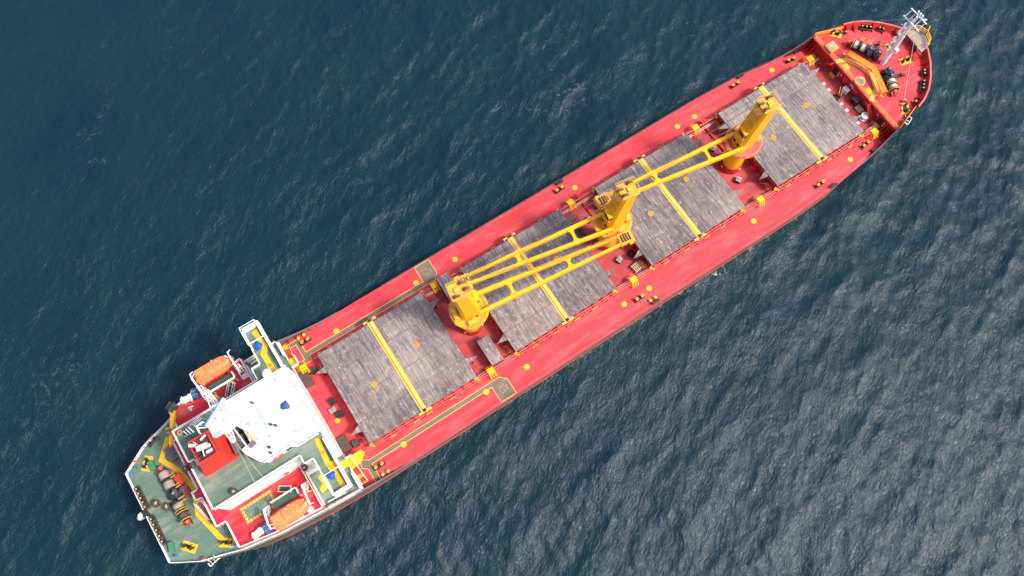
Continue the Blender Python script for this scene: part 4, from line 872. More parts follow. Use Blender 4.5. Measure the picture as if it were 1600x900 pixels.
make_davit('white davit at the bow end of the orange lifeboat beside the green mat', -32.0, -9.75, -1, -1)
make_davit('white davit at the stern end of the lifeboat on the shaded boat deck', -38.2, 11.3, 1, 1)
make_davit('white davit at the bow end of the lifeboat on the shaded boat deck', -31.9, 11.3, 1, -1)
def make_platform(label, s, y):
    t = thing('launching_platform', label, 'platform', (-35.0, y, BZ), 0, 'green lifeboat platforms')
    p = MB(); p.prism([(-2.1,-.6),(2.1,-.6),(2.1,.6),(-2.1,.6)], 1.75, 1.87, 0)
    p.build('walkway', ['green_dark'], t)
    for x in (-1.9, 1.9):
        for yy in (-.5,.5): MB().box0(x, yy, 0, .12, .12, 1.75).build('leg', 'rail_white', t)
    MB().rail([(-2.05,-.55*s,1.87),(2.05,-.55*s,1.87),(2.05,.5*s,1.87)], .95, 3, .045, 1.1).build('railing', 'rail_white', t)
    st_ = MB(); d = Vector((-.80,-.6*s,0))
    for k in range(7): q = Vector((1.3,-.75*s,1.7))+d*.34*k-Vector((0,0,.25*k)); st_.box(q.x, q.y, q.z, .32, .85, .06, math.atan2(d.y,d.x), 0)
    for e in (-.42,.42):
        n = Vector((-d.y,d.x,0))*e; a = Vector((1.3,-.75*s,1.75))+n; b = a+d*2.3-Vector((0,0,1.7)); st_.bar(a, b, .08, .2, 1); st_.bar(a+Vector((0,0,.9)), b+Vector((0,0,.9)), .07, .07, 1)
        for k in range(4): q = a.lerp(b, k/3); st_.bar(q, q+Vector((0,0,.9)), .06, .06, 1)
    st_.box(1.25, -.8*s, 1.9, .3, .8, .05, .6*s, 2); q = Vector((1.3,-.75*s,0))+d*2.3; st_.box(q.x, q.y, .12, .3, .8, .05, .6*s, 2)
    st_.build('stair', ['green_dark', 'rail_white', 'yellow_line'], t); return t
make_platform('green boarding platform with short stair beside the lifeboat near the yellow dotted mat', -1, -9.6)
make_platform('green boarding platform with stair beside the lifeboat on the shaded boat deck', 1, 11.1)
def make_raft(label, x, y, rz):
    t = thing('liferaft_canister', label, 'life raft', (x, y, BZ), rz, 'white life raft canisters')
    c = MB(); c.cyl((-.78,0,.72),(.78,0,.72), .5, .5, 20, 0); c.cyl((-.9,0,.72),(-.78,0,.72), .38, .5, 20, 0); c.cyl((.78,0,.72),(.9,0,.72), .5, .38, 20, 0); c.box(0, 0, .72, 1.7, 1.06, .1, 0, 0); c.build('canister', 'white', t)
    for x_ in (-.5,.5): MB().box(x_, 0, .72, .1, 1.05, 1.05, 0, 0).build('strap', 'rope_pale', t)
    MB().box0(-.5, 0, 0, .14, 1.1, .3).box0(.5, 0, 0, .14, 1.1, .3).box0(0, .5, .1, 1.3, .1, .12).build('cradle', 'rail_white', t); return t
make_raft('white life raft canister at the rail of the sunlit red boat deck', -41.0, -12.05 + .55, .16)
make_raft('white life raft canister at the rail of the shaded red boat deck', -41.05, 12.3 - .1, -.17)
def make_cover(label, x, y, rz):
    t = thing('covered_locker', label, 'locker', (x, y, BZ), rz, 'lockers under blue covers')
    c = MB(); c.loft([[(sx*.5*w,sy*.85*w,z) for sx, sy in ((-1,-1),(1,-1),(1,1),(-1,1))] for z, w in ((.1,1.06),(.5,1.02),(.95,.98),(1.05,.8))], 0, True, True); c.build('cover', 'blue_dark', t)
    MB().box(0, .35, .62, 1.08, .05, .95).box(0, -.3, .62, 1.08, .05, .95).build('lashing', 'wire', t); MB().box0(0, 0, 0, .9, 1.5, .1).build('base', 'grey', t); return t
make_cover('locker under a dark blue cover beside the canister on the sunlit boat deck', -39.65, -11.6, .2)
make_cover('locker under a dark blue cover beside the canister on the shaded boat deck', -39.6, 12.3, -.2)
for s, y in ((0,-12.9),(1,-12.75)):
    t = MB().box0(0, 0, 0, .75, .6, .9).box0(0, 0, .9, .85, .7, .06).build('white_locker', 'white', None, ((-34.6,-32.9)[s], y, BZ))
    tag(t, ('small white locker at the rail outboard of the lifeboat, the one nearer the stern', 'small white locker at the rail outboard of the lifeboat, the one nearer the bow')[s], 'locker', 'white lockers at the rail')

# ------------------------------------------------------------------ blue tarpaulins
def tarp(label, x, y, z, rz, s):
    mb = MB(); n = 12; rr = random.Random(int(x*10)); rings = []
    for q, (f_, h) in enumerate(((1.15,0),(1.0,.35),(.7,.62),(.3,.72),(.02,.75))):
        rings.append([(s*f_*(.55+.16*math.sin(3*a+q))*math.cos(a)*(1+rr.uniform(-.15,.15)), s*f_*.6*math.sin(a)*(1+rr.uniform(-.15,.15)), s*h*.8) for a in [2*PI*i/n for i in range(n)]])
    mb.loft(rings, 0, True, True, True); o = mb.build('tarpaulin', 'blue_dark' if abs(y) < 2 else 'blue', None, (x, y, z)); o.rotation_euler.z = rz; tag(o, label, 'tarpaulin', 'bundles under blue tarpaulin')
tarp('blue tarpaulin bundle lying alone on the white wheelhouse roof', -27.6, .45, RZ_, .6, 1.0)
tarp('blue tarpaulin bundle on the sheltered bridge wing over the far water', -27.1, 11.4, KZ, 1.2, 1.0)
tarp('blue tarpaulin bundle on the bridge wing above the red stairs', -27.15, -11.2, KZ, .2, .9)

# ------------------------------------------------------------------ mooring winches
def make_winch(label, loc, rz, layout, group):
    """axis along local Y; layout: list of (kind, y0, y1)"""
    t = thing('mooring_winch', label, 'winch', loc, rz, group); zc = .95
    ys = [a for _, a, b in layout]+[b for _, a, b in layout]; MB().box0(-.35, (min(ys)+max(ys))/2, 0, .12, max(ys)-min(ys), .22).box0(.35, (min(ys)+max(ys))/2, 0, .12, max(ys)-min(ys), .22).cyl((0,min(ys),zc),(0,max(ys),zc),.14,.14,10).build('base_frame', 'black', t)
    for kind, a, b in layout:
        if kind.startswith('drum'):
            r = {'drum': .78, 'drumd': .66, 'drump': .66}[kind]; mt_ = {'drum': 'rope', 'drumd': 'rope_dark', 'drump': 'rope_pale'}[kind]
            d = MB(); d.cyl((0,a+.06,zc),(0,lerp(a,b,.5),zc), r*.94, r, 24, 0); d.cyl((0,lerp(a,b,.5),zc),(0,b-.06,zc), r, r*.92, 24, 0)
            for k in range(6): yy = lerp(a+.15, b-.15, k/5); d.torus((0,yy,zc), r*.96, .06, 'Y', 20, 6, 0)
            d = d.build('rope_drum', [mt_], t)
            fl = MB()
            for yy in (a, b): fl.cyl((0,yy-.05,zc),(0,yy+.05,zc), .95, .95, 24, 0)
            fl.build('flange', ['iron'], d)
        elif kind == 'head':
            h = MB(); h.cyl((0,a,zc),(0,lerp(a,b,.4),zc), .42, .30, 16); h.cyl((0,lerp(a,b,.4),zc),(0,b,zc), .30, .45, 16); h.build('warping_head', 'red_bright', t)
        elif kind == 'yflange':
            h = MB(); h.torus((0,(a+b)/2,zc), .92, .055, 'Y', 24, 6); h.build('brake_band', 'yellow_line', t)
        elif kind == 'gear':
            g = MB(); y = (a+b)/2; g.box0(0, y, 0, 1.4, (b-a)*.8, 1.3, 0, 0); g.box0(.9, y, 0, .9, (b-a)*.55, .9, .2, 1); g.cyl((.3,a,1.2),(.3,b,1.2), .45, .45, 14, 1); g.cyl((-.7,y-.3,.8),(-.7,y+.35,.8), .4, .4, 12, 0); g.box(.1, y+.1, 1.62, .35, .3, .3, .4, 2); g.box(.95, y-.1, 1.05, .4, .35, .3, 0, 3)
            for k in range(5): g.bar((.4-.3*k,a+.1*k,1.3),(.9-.3*k,b-.1*k,1.5-.1*k), .06, .06, 0)
            g.build('gearbox', ['black', 'iron', 'grey', 'blue_dark'], t)
        elif kind == 'brake':
            g = MB(); y = (a+b)/2; g.box0(.75, y, 0, .14, .14, 1.5, 0, 0); g.box0(.95, y+.25, 0, .14, .14, 1.5, 0, 0); g.cyl((.85,y-.1,1.55),(1.6,y-.1,1.75), .07, .07, 8, 1); g.cyl((.9,y+.3,1.5),(1.6,y+.3,1.7), .07, .07, 8, 1); g.build('brake_lever', ['iron', 'yellow_line'], t)
        elif kind == 'chain':
            g = MB(); y = (a+b)/2; g.cyl((0,a,zc+.1),(0,b,zc+.1), .8, .8, 20, 0); 
            for k in range(9): g.box(.9+.32*k, y+.06*(-1)**k, .55-.04*k, .36, .2, .16, .5*(-1)**k, 1)
            g.box0(1.7, y, 0, .9, .6, .45, 0, 0); g.box0(2.6, y+.1, 0, .5, .5, .8, 0, 2); g.build('chain_wheel', ['black', 'brown', 'green_dark'], t)
    return t
GW = 'mooring winches on the ship'
make_winch('mooring winch with two thick brown rope drums and a red end, on green stern deck', (-49.6, 2.7, PZ), 0.03, [('head',2.25,3.05),('drum',.75,2.1),('brake',.5,.7),('drum',-.95,.45),('brake',-1.3,-1.0),('gear',-2.6,-1.2)], GW)
make_winch('mooring winch with yellow flanges, a brown and a dark drum on the green stern deck', (-49.75, -2.0, PZ), 0.03, [('drum',.35,1.35),('yflange',.12,.26),('yflange',-.25,-.12),('drumd',-1.35,-.4),('yflange',-1.55,-1.4),('head',-2.4,-1.7)], GW)
def foc_rz(a, b): return math.atan2(b[1]-a[1], b[0]-a[0])-PI/2
make_winch('windlass with two pale rope drums left of the white foremast foot', (90.5, 4.45, FZ), foc_rz((91.9,1.6),(89.2,6.8)), [('head',2.35,2.9),('yflange',2.05,2.2),('drump',1.0,1.95),('brake',.7,.9),('drump',-.35,.6),('brake',-.75,-.45),('gear',-1.9,-.7),('chain',-2.5,-2.0),('gear',-3.3,-2.5)], GW)
make_winch('windlass with two pale drums and yellow flanges right of the white foremast foot', (90.25, -3.3, FZ), foc_rz((89.0,-5.6),(91.1,-1.0)), [('gear',1.2,2.4),('chain',.75,1.2),('gear',.15,.75),('drump',-.85,.05),('yflange',-1.05,-.9),('drump',-2.0,-1.1),('yflange',-2.2,-2.05),('head',-3.0,-2.3)], GW)

# ------------------------------------------------------------------ bollards, rollers, fairleads
G_B = 'double bollards on the main deck'
def bollard_pair(name, label, loc, rz, plate, striped, group):
    t = thing(name, label, 'bollard', loc, rz, group)
    b = MB(); w = 1.5 if plate else .75
    if plate: b.box0(0, 0, .004, 2.3, 1.35, .05, 0, 0); b.box0(0, 0, .05, 1.6, .6, .14, 0, 1)
    else: b.box0(0, 0, 0, 2.1, .62, .16, 0, 1)
    b.build('base_plate', ['yellow_line', 'black'], t)
    for s in (-1, 1):
        p = MB(); x = .55*s
        p.vcyl(x, 0, .1, .75, .23, .23, 16, 0); p.vcyl(x, 0, .75, .85, .28, .28, 16, 1 if striped else 0)
        if striped: p.box(x, 0, .86, .12, .6, .04, .5, 0)
        else: p.box(x, .3*s, .5, .5, .2, .2, .8, 1); p.box(x+.12, -.3, .4, .18, .5, .12, -.5, 1)
        p.build('post', ['black', 'yellow_line'], t)
    return t
p0 = bollard_pair('bollard', 'yellow topped double bollard at the far edge, by the first hatch and the walkway corner', (-21.7,12.4,0), 0, False, True, G_B)
for lab, x, y, rz in (('yellow topped double bollard on the far side strip abreast of the middle crane', 29.0, 12.4, 0),
    ('yellow topped double bollard at the far edge, left of the last hatch joint', 68.1, 12.35, 0), ('yellow topped double bollard at the far edge just aft of the forecastle', 80.1, 10.9, -.15),
    ('yellow topped double bollard near the red stairs, by the near side walkway', -21.6, -11.8, 0), ('yellow topped double bollard on the near side strip abreast of the middle crane', 29.1, -11.6, 0),
    ('yellow topped double bollard on the near side strip below the last hatch joint', 68.3, -11.8, 0), ('yellow topped double bollard on the near side strip just aft of the forecastle', 80.2, -10.2, .15)):
    dup(p0, lab, (x, y, 0), rz)
G_P = 'bollards on yellow plates'
p1 = bollard_pair('mooring_bollard', 'black bollard on a yellow plate beside a green locker at the stern', (-51.35,7.6,PZ), .87, True, False, G_P)
for lab, x, y, rz in (('black bollard on a yellow plate at the near stern corner, tilted to the rail', -51.3,-7.1, -.87), ('black bollard on a yellow plate at the end of the yellow stern line', -46.3,-9.6, -.59)): dup(p1, lab, (x, y, PZ), rz)
for lab, x, y, rz in (('black bollard on a yellow plate in the far aft corner of the forecastle', 88.9,9.9,-.9), ('black bollard on a yellow plate behind the white foremast', 95.8,2.4,-.12),
    ('black bollard on a yellow plate nearest the bow steps', 95.9,-1.5,-.2), ('black bollard on a yellow plate in the near aft corner of the forecastle', 89.2,-9.0,1.0)): dup(p1, lab, (x, y, FZ), rz)
def roller(label, loc, r, group):
    t = thing('pedestal_roller', label, 'roller', loc, 0, group)
    MB().vcyl(0,0,0,.55,r*.75,r*.55,16).build('pedestal','iron',t); MB().vcyl(0,0,.55,.85,r,r,18,0).vcyl(0,0,.85,.92,.16,.16,8,1).box(.16,.1,.9,.25,.2,.1,.5,1).build('roller',['iron','yellow_line'],t); return t
r0 = roller('dark pedestal roller on the green stern deck, the one nearer the transom', (-52.6,1.2,PZ), .62, 'stern pedestal rollers')
dup(r0, 'dark pedestal roller on the green stern deck, the one nearer the winches', (-51.4,-.15,PZ), .8)
for lab, x, y in (('small dark roller near the far aft corner of the forecastle',90.4,9.0),('small dark roller near the near aft corner of the forecastle',89.9,-7.8),('small dark roller close to the near bow rail',91.4,-9.0),('small dark roller at the bow bulwark behind the foremast',98.2,3.6),('small dark roller at the far bow bulwark',93.6,8.4)):
    t = thing('fairlead_roller', lab, 'roller', (x, y, FZ), 0, 'small forecastle rollers'); MB().vcyl(0,0,0,.5,.26,.2,12).build('pedestal','iron',t); MB().vcyl(0,0,.5,.72,.3,.3,14,0).vcyl(0,0,.72,.76,.12,.12,8,1).build('roller',['green_dark','yellow_line'],t)
def fairlead(label, loc, rz, L_, n, group):
    t = thing('roller_fairlead', label, 'fairlead', loc, rz, group); f = MB(); f.box0(0,0,0,L_,.85,.3); f.box0(0,.38,.3,L_,.1,.55); f.box0(0,-.38,.3,L_,.08,.25); f.build('frame','iron',t)
    for k in range(n): x = -L_/2+L_*(k+.5)/n; MB().vcyl(x,.02,.3,.85,.24,.24,14,0).vcyl(x,.02,.85,.9,.13,.13,8,1).build('roller',['black','yellow_line'],t)
    return t
fairlead('long dark roller fairlead along the far half of the transom rail', (-54.15,3.2,PZ), PI/2, 3.9, 5, 'roller fairleads'); fairlead('long dark roller fairlead along the near half of the transom rail', (-54.15,-2.4,PZ), PI/2, 4.8, 5, 'roller fairleads')
fairlead('large roller fairlead with yellow caps in the far bow bulwark', (94.2,7.75,FZ), -.72, 2.3, 3, 'roller fairleads'); fairlead('small roller fairlead in the far bow bulwark nearer the stem', (96.3,6.0,FZ), -.85, 1.2, 2, 'roller fairleads')
fairlead('small roller fairlead in the near bow bulwark nearer the stem', (96.7,-5.3,FZ), PI+.87, 1.3, 2, 'roller fairleads'); fairlead('large roller fairlead with yellow caps in the near bow bulwark', (94.8,-7.2,FZ), PI+.74, 2.3, 3, 'roller fairleads')
fairlead('roller fairlead under the far poop rail, dark with a yellow roller', (-49.2,10.35,PZ), .40, 2.0, 2, 'roller fairleads')
G_K = 'chocks in the deck edge'
c0 = thing('mooring_chock', 'dark mooring chock in the far deck edge left of the last hatch joint', 'chock', (70.1,13.35,0), 0, G_K); MB().box0(-.55,0,0,.3,.4,.6).box0(.55,0,0,.3,.4,.6).box0(0,0,.0,1.4,.5,.15).box0(0,0,.5,1.2,.3,.14).build('casting','black',c0)
for lab, x, y in (('dark mooring chock in the far deck edge just aft of the forecastle',82.4,11.8),('dark mooring chock in the near deck edge below the last hatch',70.2,-13.3),('dark mooring chock in the near deck edge just aft of the forecastle',81.0,-11.8),('dark mooring chock in the far deck edge abreast of the middle crane',29.8,13.6),('dark mooring chock in the near deck edge abreast of the middle crane',31.0,-13.6)): dup(c0, lab, (x, y, 0), 0)
t = thing('stern_chock', 'pale mooring chock with dark rollers jutting over the transom', 'chock', (-55.0,.8,PZ), 0); MB().box0(0,0,-.2,1.5,.9,.25,0,0).box0(.4,0,.05,.7,1.3,.7,.2,1).build('casting',['grey','black'],t); MB().cyl((-.75,0,0),(-.35,.1,.6),.42,.36,14,0).box(-.2,.3,.5,.7,.35,.3,.4,0).build('roller',['rope_pale'],t)
G_Q = 'low bitts at the deck edge'
c0 = thing('deck_bitt', 'low yellow capped bitts under the far rising bulwark next to the bridge house', 'bitt', (-21.9,13.4,0), 0, G_Q)
for x in (-.5,.5): MB().vcyl(x,0,0,.5,.18,.18,12,0).vcyl(x,0,.5,.6,.26,.26,12,1).build('post',['black','yellow_pale'],c0)
for lab, x, y in (('low yellow capped bitts under the near rising bulwark next to the red stairs',-21.3,-13.3),('low yellow capped bitts at the near deck edge abreast of the middle crane',30.9,-13.0)): dup(c0, lab, (x, y, 0), 0)

# ------------------------------------------------------------------ yellow step-overs across the pipes
G_S = 'yellow pipe step-overs'
s0 = thing('pipe_stepover', 'yellow pipe step-over in the far gap beside the first crane', 'step-over', (1.15,8.75,0), 0, G_S)
q = MB().box0(0,0,1.5,1.15,1.0,.1,0,0); q.build('tread','yellow',s0)
q = MB()
for x in (-.4,0,.4):
    for s in (-1,1): q.box(x,.62*s,1.15,.24,.28,.08,0,0); q.box(x,.9*s,.75,.22,.28,.08,0,0)
q.build('step','yellow',s0)
for x in (-.55,.55):
    for s in (-1,1): MB().bar((x,.5*s,1.5),(x,1.0*s,0),.1,.1).build('leg','yellow_line',s0)
for lab, x, y in (('yellow pipe step-over in the near gap beside the first crane',1.25,-8.75),('yellow pipe step-over at the far corner of the bridge house front',-24.0,8.25),('yellow pipe step-over in the far gap beside the middle crane',28.9,8.8),
    ('yellow pipe step-over in the near gap beside the middle crane',29.8,-8.6),('yellow pipe step-over in the far gap beside the crane nearest the bow',56.0,8.8),('yellow pipe step-over in the near gap beside the crane nearest the bow',57.0,-8.6),
    ('yellow pipe step-over on the far side at the forecastle end',82.5,8.75),('yellow pipe step-over on the near side at the forecastle end',82.5,-9.25)): dup(s0, lab, (x, y, 0), 0)

# ------------------------------------------------------------------ gear lying in the gaps between hatches
def store(label, y):
    t = thing('deck_store', label, 'container', (2.9, y, 0), 0, 'grey roofed deck stores')
    b = MB(); b.box0(0,0,0,2.0,4.5,2.4,0,0)
    for k in range(9): b.box0(-1.01,-2.0+.5*k,.15,.06,.2,2.1,0,0); b.box0(1.01,-2.0+.5*k,.15,.06,.2,2.1,0,0)
    b.build('body',['red_steel'],t); r = MB(); r.box0(0,0,2.4,2.15,4.65,.14)
    for k in (-.75,.75): r.box0(0,k,2.54,2.1,.06,.03)
    r.build('roof','hatch',t); MB().box(0,-2.28,1.1,.8,.06,1.9).box(.25,-2.33,1.1,.06,.06,.2).build('door','grey_dark',t); return t
store('red deck store with a worn grey roof, near side of the first crane', -6.0); store('red deck store with a grey roof, half hidden behind the first crane', 6.9)
def tyre(label, x, y):
    o = MB().torus((0,0,.22), .48, .23, 'Z', 28, 12).build('tyre', 'rubber', None, (x, y, 0)); tag(o, label, 'tyre', 'black tyres on deck')
tyre('black tyre lying on red deck beside the first crane', 5.05, -.25); tyre('black tyre lying on red deck between the middle crane and the hatch', 32.65, -4.25)
def crate(name, label, x, y, z, sx, sy, sz, m, lid, cat, rz=0., group=None):
    t = thing(name, label, cat, (x, y, z), rz, group)
    b = MB(); b.box0(0,0,.1,sx,sy,sz-.1); b.box0(-sx*.35,0,0,.12,sy,.1); b.box0(sx*.35,0,0,.12,sy,.1)
    for s in (-1,1): b.box0(s*sx*.5,0,.1,.05,sy*.7,sz*.6); b.box0(0,s*sy*.5,.15,sx*.7,.05,sz*.6)
    b.build('body', m, t); l = MB(); l.box0(0,0,sz,sx*1.04,sy*1.04,.07)
    l.box0(0,0,sz+.07,sx*.3,sy*.3,.14,.3); l.build('lid', lid, t); return t
G_X = 'vent boxes in the gap before the bridge house'
crate('vent_box','black vent box ahead of the bridge house, near its middle',-22.85,1.15,0,1.0,1.0,.7,'black','black','vent box',.1,G_X)
crate('vent_box','black vent box next to the yellow disc ahead of the bridge house',-22.85,-1.35,0,1.0,1.0,.7,'black','black','vent box',-.1,G_X)
crate('vent_box','grey vent box between the two black ones ahead of the bridge house',-23.5,-.15,0,1.05,.8,.55,'grey_dark','grey','vent box',0,G_X)
crate('vent_box','black vent box under the near aft bracket of the first hatch',-22.95,-6.8,0,1.0,1.0,.75,'black','iron','vent box',0,G_X)
crate('vent_box','black vent box under the far aft bracket of the first hatch',-22.9,7.3,0,1.0,.9,.7,'black','iron','vent box',0,G_X)
def skylight(label, y):
    t = thing('engine_skylight', label, 'skylight', (-24.5, y, 0), 0, 'dark skylights at the house front'); MB().box0(0,0,0,1.5,2.6,.9).build('casing','brown',t)
    g = MB()
    for k in range(4): g.box0(-.55+.36*k,0,.9,.1,2.4,.05)
    g.build('grating','iron',t)
skylight('dark grated skylight against the house front, under the yellow platform', -5.9); skylight('dark grated skylight against the house front, beside the far walkway', 6.6)
G_D = 'small grey vents between the hatches'
for lab, x, y, rz in (('small dark vent near the tyre by the middle crane',30.2,-4.2,.3),('small dark vent behind the middle crane on the far side',30.1,4.7,.2),('small dark vent on the near side of the crane nearest the bow',56.6,-3.35,.5),('small dark vent on the far side of the crane nearest the bow',56.6,4.0,.6),('small dark vent between the first crane and the deck store',2.6,-3.3,.2)):
    crate('deck_vent', lab, x, y, 0, .95, .85, .75, 'iron', 'grey', 'vent', rz, G_D)
t = thing('timber_pallet','pale timber pallet crate leaning in the gap beside the middle crane','pallet',(32.1,-6.8,0),.12)
q = MB()
for k in range(6): q.box(-.85+.34*k,0,.75,.16,1.35,.07)
q.build('slat','wood',t); q = MB()
for y in (-.6,0,.6): q.box0(0,y,0,2.0,.12,.7)
q.build('bearer','wood',t)
G_R = 'black drums by the middle crane'
for lab, x, y in (('black open drum by the middle crane, farthest of the three',27.75,4.8),('black open drum by the middle crane, second of the three',27.7,4.1),('black drum by the middle crane, third, half rusty',27.65,3.3)):
    t = thing('drum', lab, 'drum', (x,y,0), 0, G_R); MB().vcyl(0,0,0,1.0,.34,.34,18).torus((0,0,.35),.34,.03).torus((0,0,.7),.34,.03).build('body','black' if y > 3.5 else 'brown',t); MB().torus((0,0,1.0),.32,.05).build('rim','iron',t)
crate('rack_box','dark rack box behind the row of drums',26.95,3.6,0,.6,3.6,.8,'brown','iron','rack',0)
t = thing('deck_hose_reel','yellow bent hose nozzle post on red deck beside the middle crane','nozzle',(32.0,-2.5,0)); MB().vcyl(0,0,0,.9,.14,.12,12).cyl((0,0,.9),(-.3,.45,1.2),.14,.2,12).build('post','yellow',t); MB().box0(0,0,0,.5,.5,.08).build('base','iron',t)
# things in front of the forecastle bulkhead
crate('white_chest','white chest against the forecastle bulkhead between the red rings',84.35,.3,0,.8,1.15,.95,'rail_white','white','chest',.05)
crate('equipment_rack','black equipment rack against the forecastle bulkhead',84.3,-2.35,0,.95,1.25,1.2,'black','iron','rack',.05)
t = thing('timber_stack','flat stack of tan timber beside the black rack',"timber stack",(84.1,-4.0,0),.05); q = MB()
for k in range(5): q.box0(-.45+.22*k,0,.1,.19,1.3,.35)
q.build('plank','wood',t); MB().box0(0,-.4,0,1.1,.12,.1).box0(0,.4,0,1.1,.12,.1).build('bearer','brown',t)
t = thing('cable_reel','white round cable reel standing beside the red forecastle stairs','reel',(83.7,-5.75,0)); MB().vcyl(0,0,.0,.12,.78,.78,24).vcyl(0,0,.85,.95,.72,.7,24).build('flange','white',t); MB().vcyl(0,0,.12,.85,.45,.45,18).build('core','rope_pale',t); MB().box(0,.1,.99,.9,.12,.06,.3).build('spoke','wood',t)
t = thing('hand_winch','small dark hand winch with yellow levers before the forecastle bulkhead','winch',(82.6,.1,0),.2); MB().box0(0,0,0,1.3,.9,.4).cyl((0,-.4,.65),(0,.4,.65),.32,.32,14).build('frame','iron',t); MB().bar((.5,.3,.5),(1.3,.9,1.1),.09,.09).bar((.5,-.2,.5),(1.2,.3,1.0),.09,.09).build('lever','yellow_line',t)
G_L = 'pale lugs at the end of the last hatch'
for lab, y in (('pale lug at the forward end of the last hatch, farthest one',3.1),('pale lug at the forward end of the last hatch, second from the far side',1.65),('pale lug at the forward end of the last hatch, third from the far side',-1.85),('pale lug at the forward end of the last hatch, fourth from the far side',-3.35),('pale lug at the forward end of the last hatch, under the near bracket',-6.45)):
    t = thing('hatch_lug', lab, 'lug', (80.75,y,0), 0, G_L); MB().box0(0,0,1.75,.65,.5,.3).build('head','rope_pale',t); MB().box0(-.2,0,0,.25,.3,1.75).build('stem','red_steel',t)
t = thing('outboard_ladder_frame','white framed box hanging outside the near forecastle rail','frame',(87.6,-11.2,FZ-.3),.42); MB().box(-.35,0,.3,.1,.7,.08).box(.35,0,.3,.1,.7,.08).rail([(-.75,-.35,.3),(.75,-.35,.3),(.75,.35,.3),(-.75,.35,.3)],.7,1,.045,1.6,0,True).build('frame','rail_white',t); MB().bar((-.5,.4,.5),(-.5,.9,1.1),.07,.07).bar((.5,.4,.5),(.5,.9,1.1),.07,.07).build('bracket','rail_white',t)

# ------------------------------------------------------------------ stern deck gear
crate('green_locker','green locker standing beside the far stern bollard',-50.7,6.75,PZ,.75,1.5,.8,'green_box','green_box','locker',.1,'green stern lockers'); crate('green_locker','green locker near the stern corner by itself',-53.4,-5.75,PZ,.7,1.4,.7,'green_box','green_box','locker',-.25,'green stern lockers')
crate('access_hatch','dark grey square access hatch beside the yellow provision crane',-46.75,6.7,PZ,2.3,2.3,1.1,'grey_dark','grey_dark','hatch',.05)
def bench(name, label, x, y, rz, m, sx, sy):
    t = thing(name, label, 'platform', (x,y,PZ), rz); MB().box0(0,0,1.0,sx,sy,.08).build('top',m,t)
    for a in (-1,1):
        for b in (-1,1): MB().box0(a*sx*.42,b*sy*.42,0,.09,.09,1.0).build('leg','yellow_line',t)
    MB().bar((-sx*.5,-sy*.5,1.1),(-sx*.5-.9,-sy*.5,1.6),.09,.09).bar((-sx*.5,-sy*.2,1.1),(-sx*.5-.9,-sy*.2,1.6),.09,.09).build('handle','yellow_line',t)
bench('control_stand','orange red control stand table beside the stern winch',-47.95,2.45,.1,'red_bright',1.15,1.75); bench('winch_platform','brown grated winch platform with yellow edges at the stern',-47.9,.3,.12,'brown_grate',1.0,2.0)
t = thing('provision_crane','yellow provision crane with brown cable reel at the far side of the stern','crane',(-45.0,8.75,PZ))
MB().vcyl(0,0,0,5.4,.38,.34,18).build('column','yellow_line',t); MB().cyl((.60,-.90,6.42),(.72,-.72,6.54),.82,.82,28).cyl((.55,-.98,6.36),(.77,-.64,6.6),.2,.2,12).vcyl(.62,-.85,5.2,6.4,.25,.25,12).build('cable_reel','reel_brown',t)
a, b = Vector((2.1,2.2,5.6)), Vector((-.45,-2.5,5.9)); b_ = MB().taper(a, a.lerp(b,.5)-Vector((0,0,0)), .62, .6, .56, .5, 0).taper(a.lerp(b,.5), b, .56, .5, .42, .4, 0)
for k in range(6): q = a.lerp(b,k/6); b_.box(q.x+.32,q.y-.1,q.z,.1,.1,.3)
b_.build('boom','yellow_line',t); MB().box(b.x-.05,b.y-.1,b.z,.4,.3,.4,.5).build('boom_end','red_bright',t); h = MB().box(a.x,a.y+.4,a.z+.1,1.3,1.4,.8,.5,0).cyl((a.x-.6,a.y+.2,a.z+.3),(a.x+.7,a.y+.8,a.z+.3),.4,.4,14,1).box(a.x+.5,a.y+.2,a.z+.5,.5,.4,.4,.2,2); h.build('winch_unit',['iron','black','green_dark'],t)
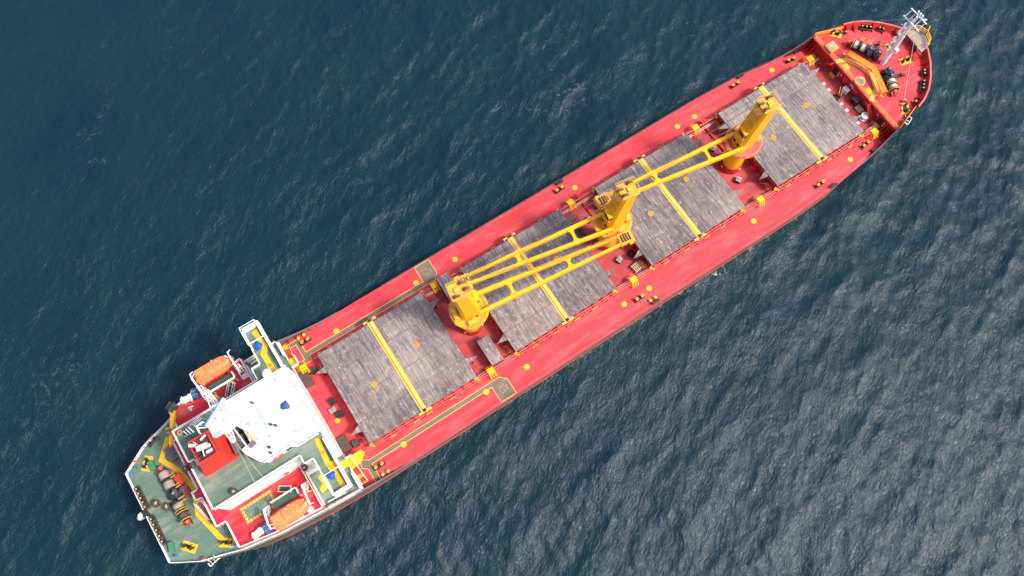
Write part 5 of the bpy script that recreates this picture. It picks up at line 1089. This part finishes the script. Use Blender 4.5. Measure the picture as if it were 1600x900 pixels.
t = thing('pipe_support','white bent vent pipe standing on the shaded boat deck','pipe',(-41.4,10.6,BZ),-.3); MB().tube([(0,0,0),(0,0,1.2),(.25,0,1.5),(.9,0,1.5)],.09,10).build('pipe','rail_white',t); MB().vcyl(0,0,0,.06,.2).build('flange','rail_white',t)
t = thing('yellow_hood','yellow hooded ventilator on the shaded boat deck near the mast','ventilator',(-37.2,9.7,BZ),.4); MB().vcyl(0,0,0,.9,.35,.35,14).build('trunk','rail_white',t); MB().loft([[(sx*.6*w,sy*.5*w,z) for sx, sy in ((-1,-1),(1,-1),(1,1),(-1,1))] for z, w in ((.9,1.0),(1.3,.9),(1.6,.4))],0).build('hood','yellow_pale',t)
G_Z = 'coloured fittings along the stern rail'
for nm, lab, x, y, m in (('rail_buoy','red and white lifebuoy on the far stern rail',-52.6,8.7,'red_bright'),('rail_buoy','orange lifebuoy on the near stern rail by the corner',-50.0,-9.9,'red_bright')):
    o = MB().torus((0,0,0),.34,.11,'X',20,8).build(nm,m,None,(x,y,PZ+.75)); o.rotation_euler.z = .9 if y > 0 else 1.4; tag(o,lab,'lifebuoy',G_Z)
for lab, x, y, m in (('small blue canister inside the far stern rail',-53.8,7.5,'blue_trim'),('small blue canister in the near stern corner',-53.4,-7.3,'blue_trim'),('small green canister inside the far poop rail under the provision crane',-46.0,10.9,'green_box'),('small blue canister at the rail outboard of the yellow line end',-45.6,-10.5,'blue_trim'),('small green canister at the rail beside the far stern lifebuoy',-53.0,7.9,'green_box')):
    t = thing('gas_canister',lab,'canister',(x,y,PZ),.4,G_Z); MB().vcyl(0,0,0,.75,.2,.2,12).build('bottle',m,t); MB().vcyl(0,0,.75,.9,.08,.08,8).build('valve','iron',t)
t = thing('outboard_step','small white framed step hanging outside the near poop rail','frame',(-49.0,-10.95,PZ-.25),.2); MB().box(-.5,0,.2,.1,.55,.08).box(0,0,.2,.1,.55,.08).box(.5,0,.2,.1,.55,.08).rail([(-.8,.28,.2),(-.8,-.28,.2)],.6,1,.045,1.6).rail([(-.8,-.28,.2),(.8,-.28,.2)],.6,1,.045,1.6).build('frame','rail_white',t); MB().bar((-.5,.3,.3),(-.5,.7,.9),.07,.07).bar((.5,.3,.3),(.5,.7,.9),.07,.07).build('bracket','rail_white',t)
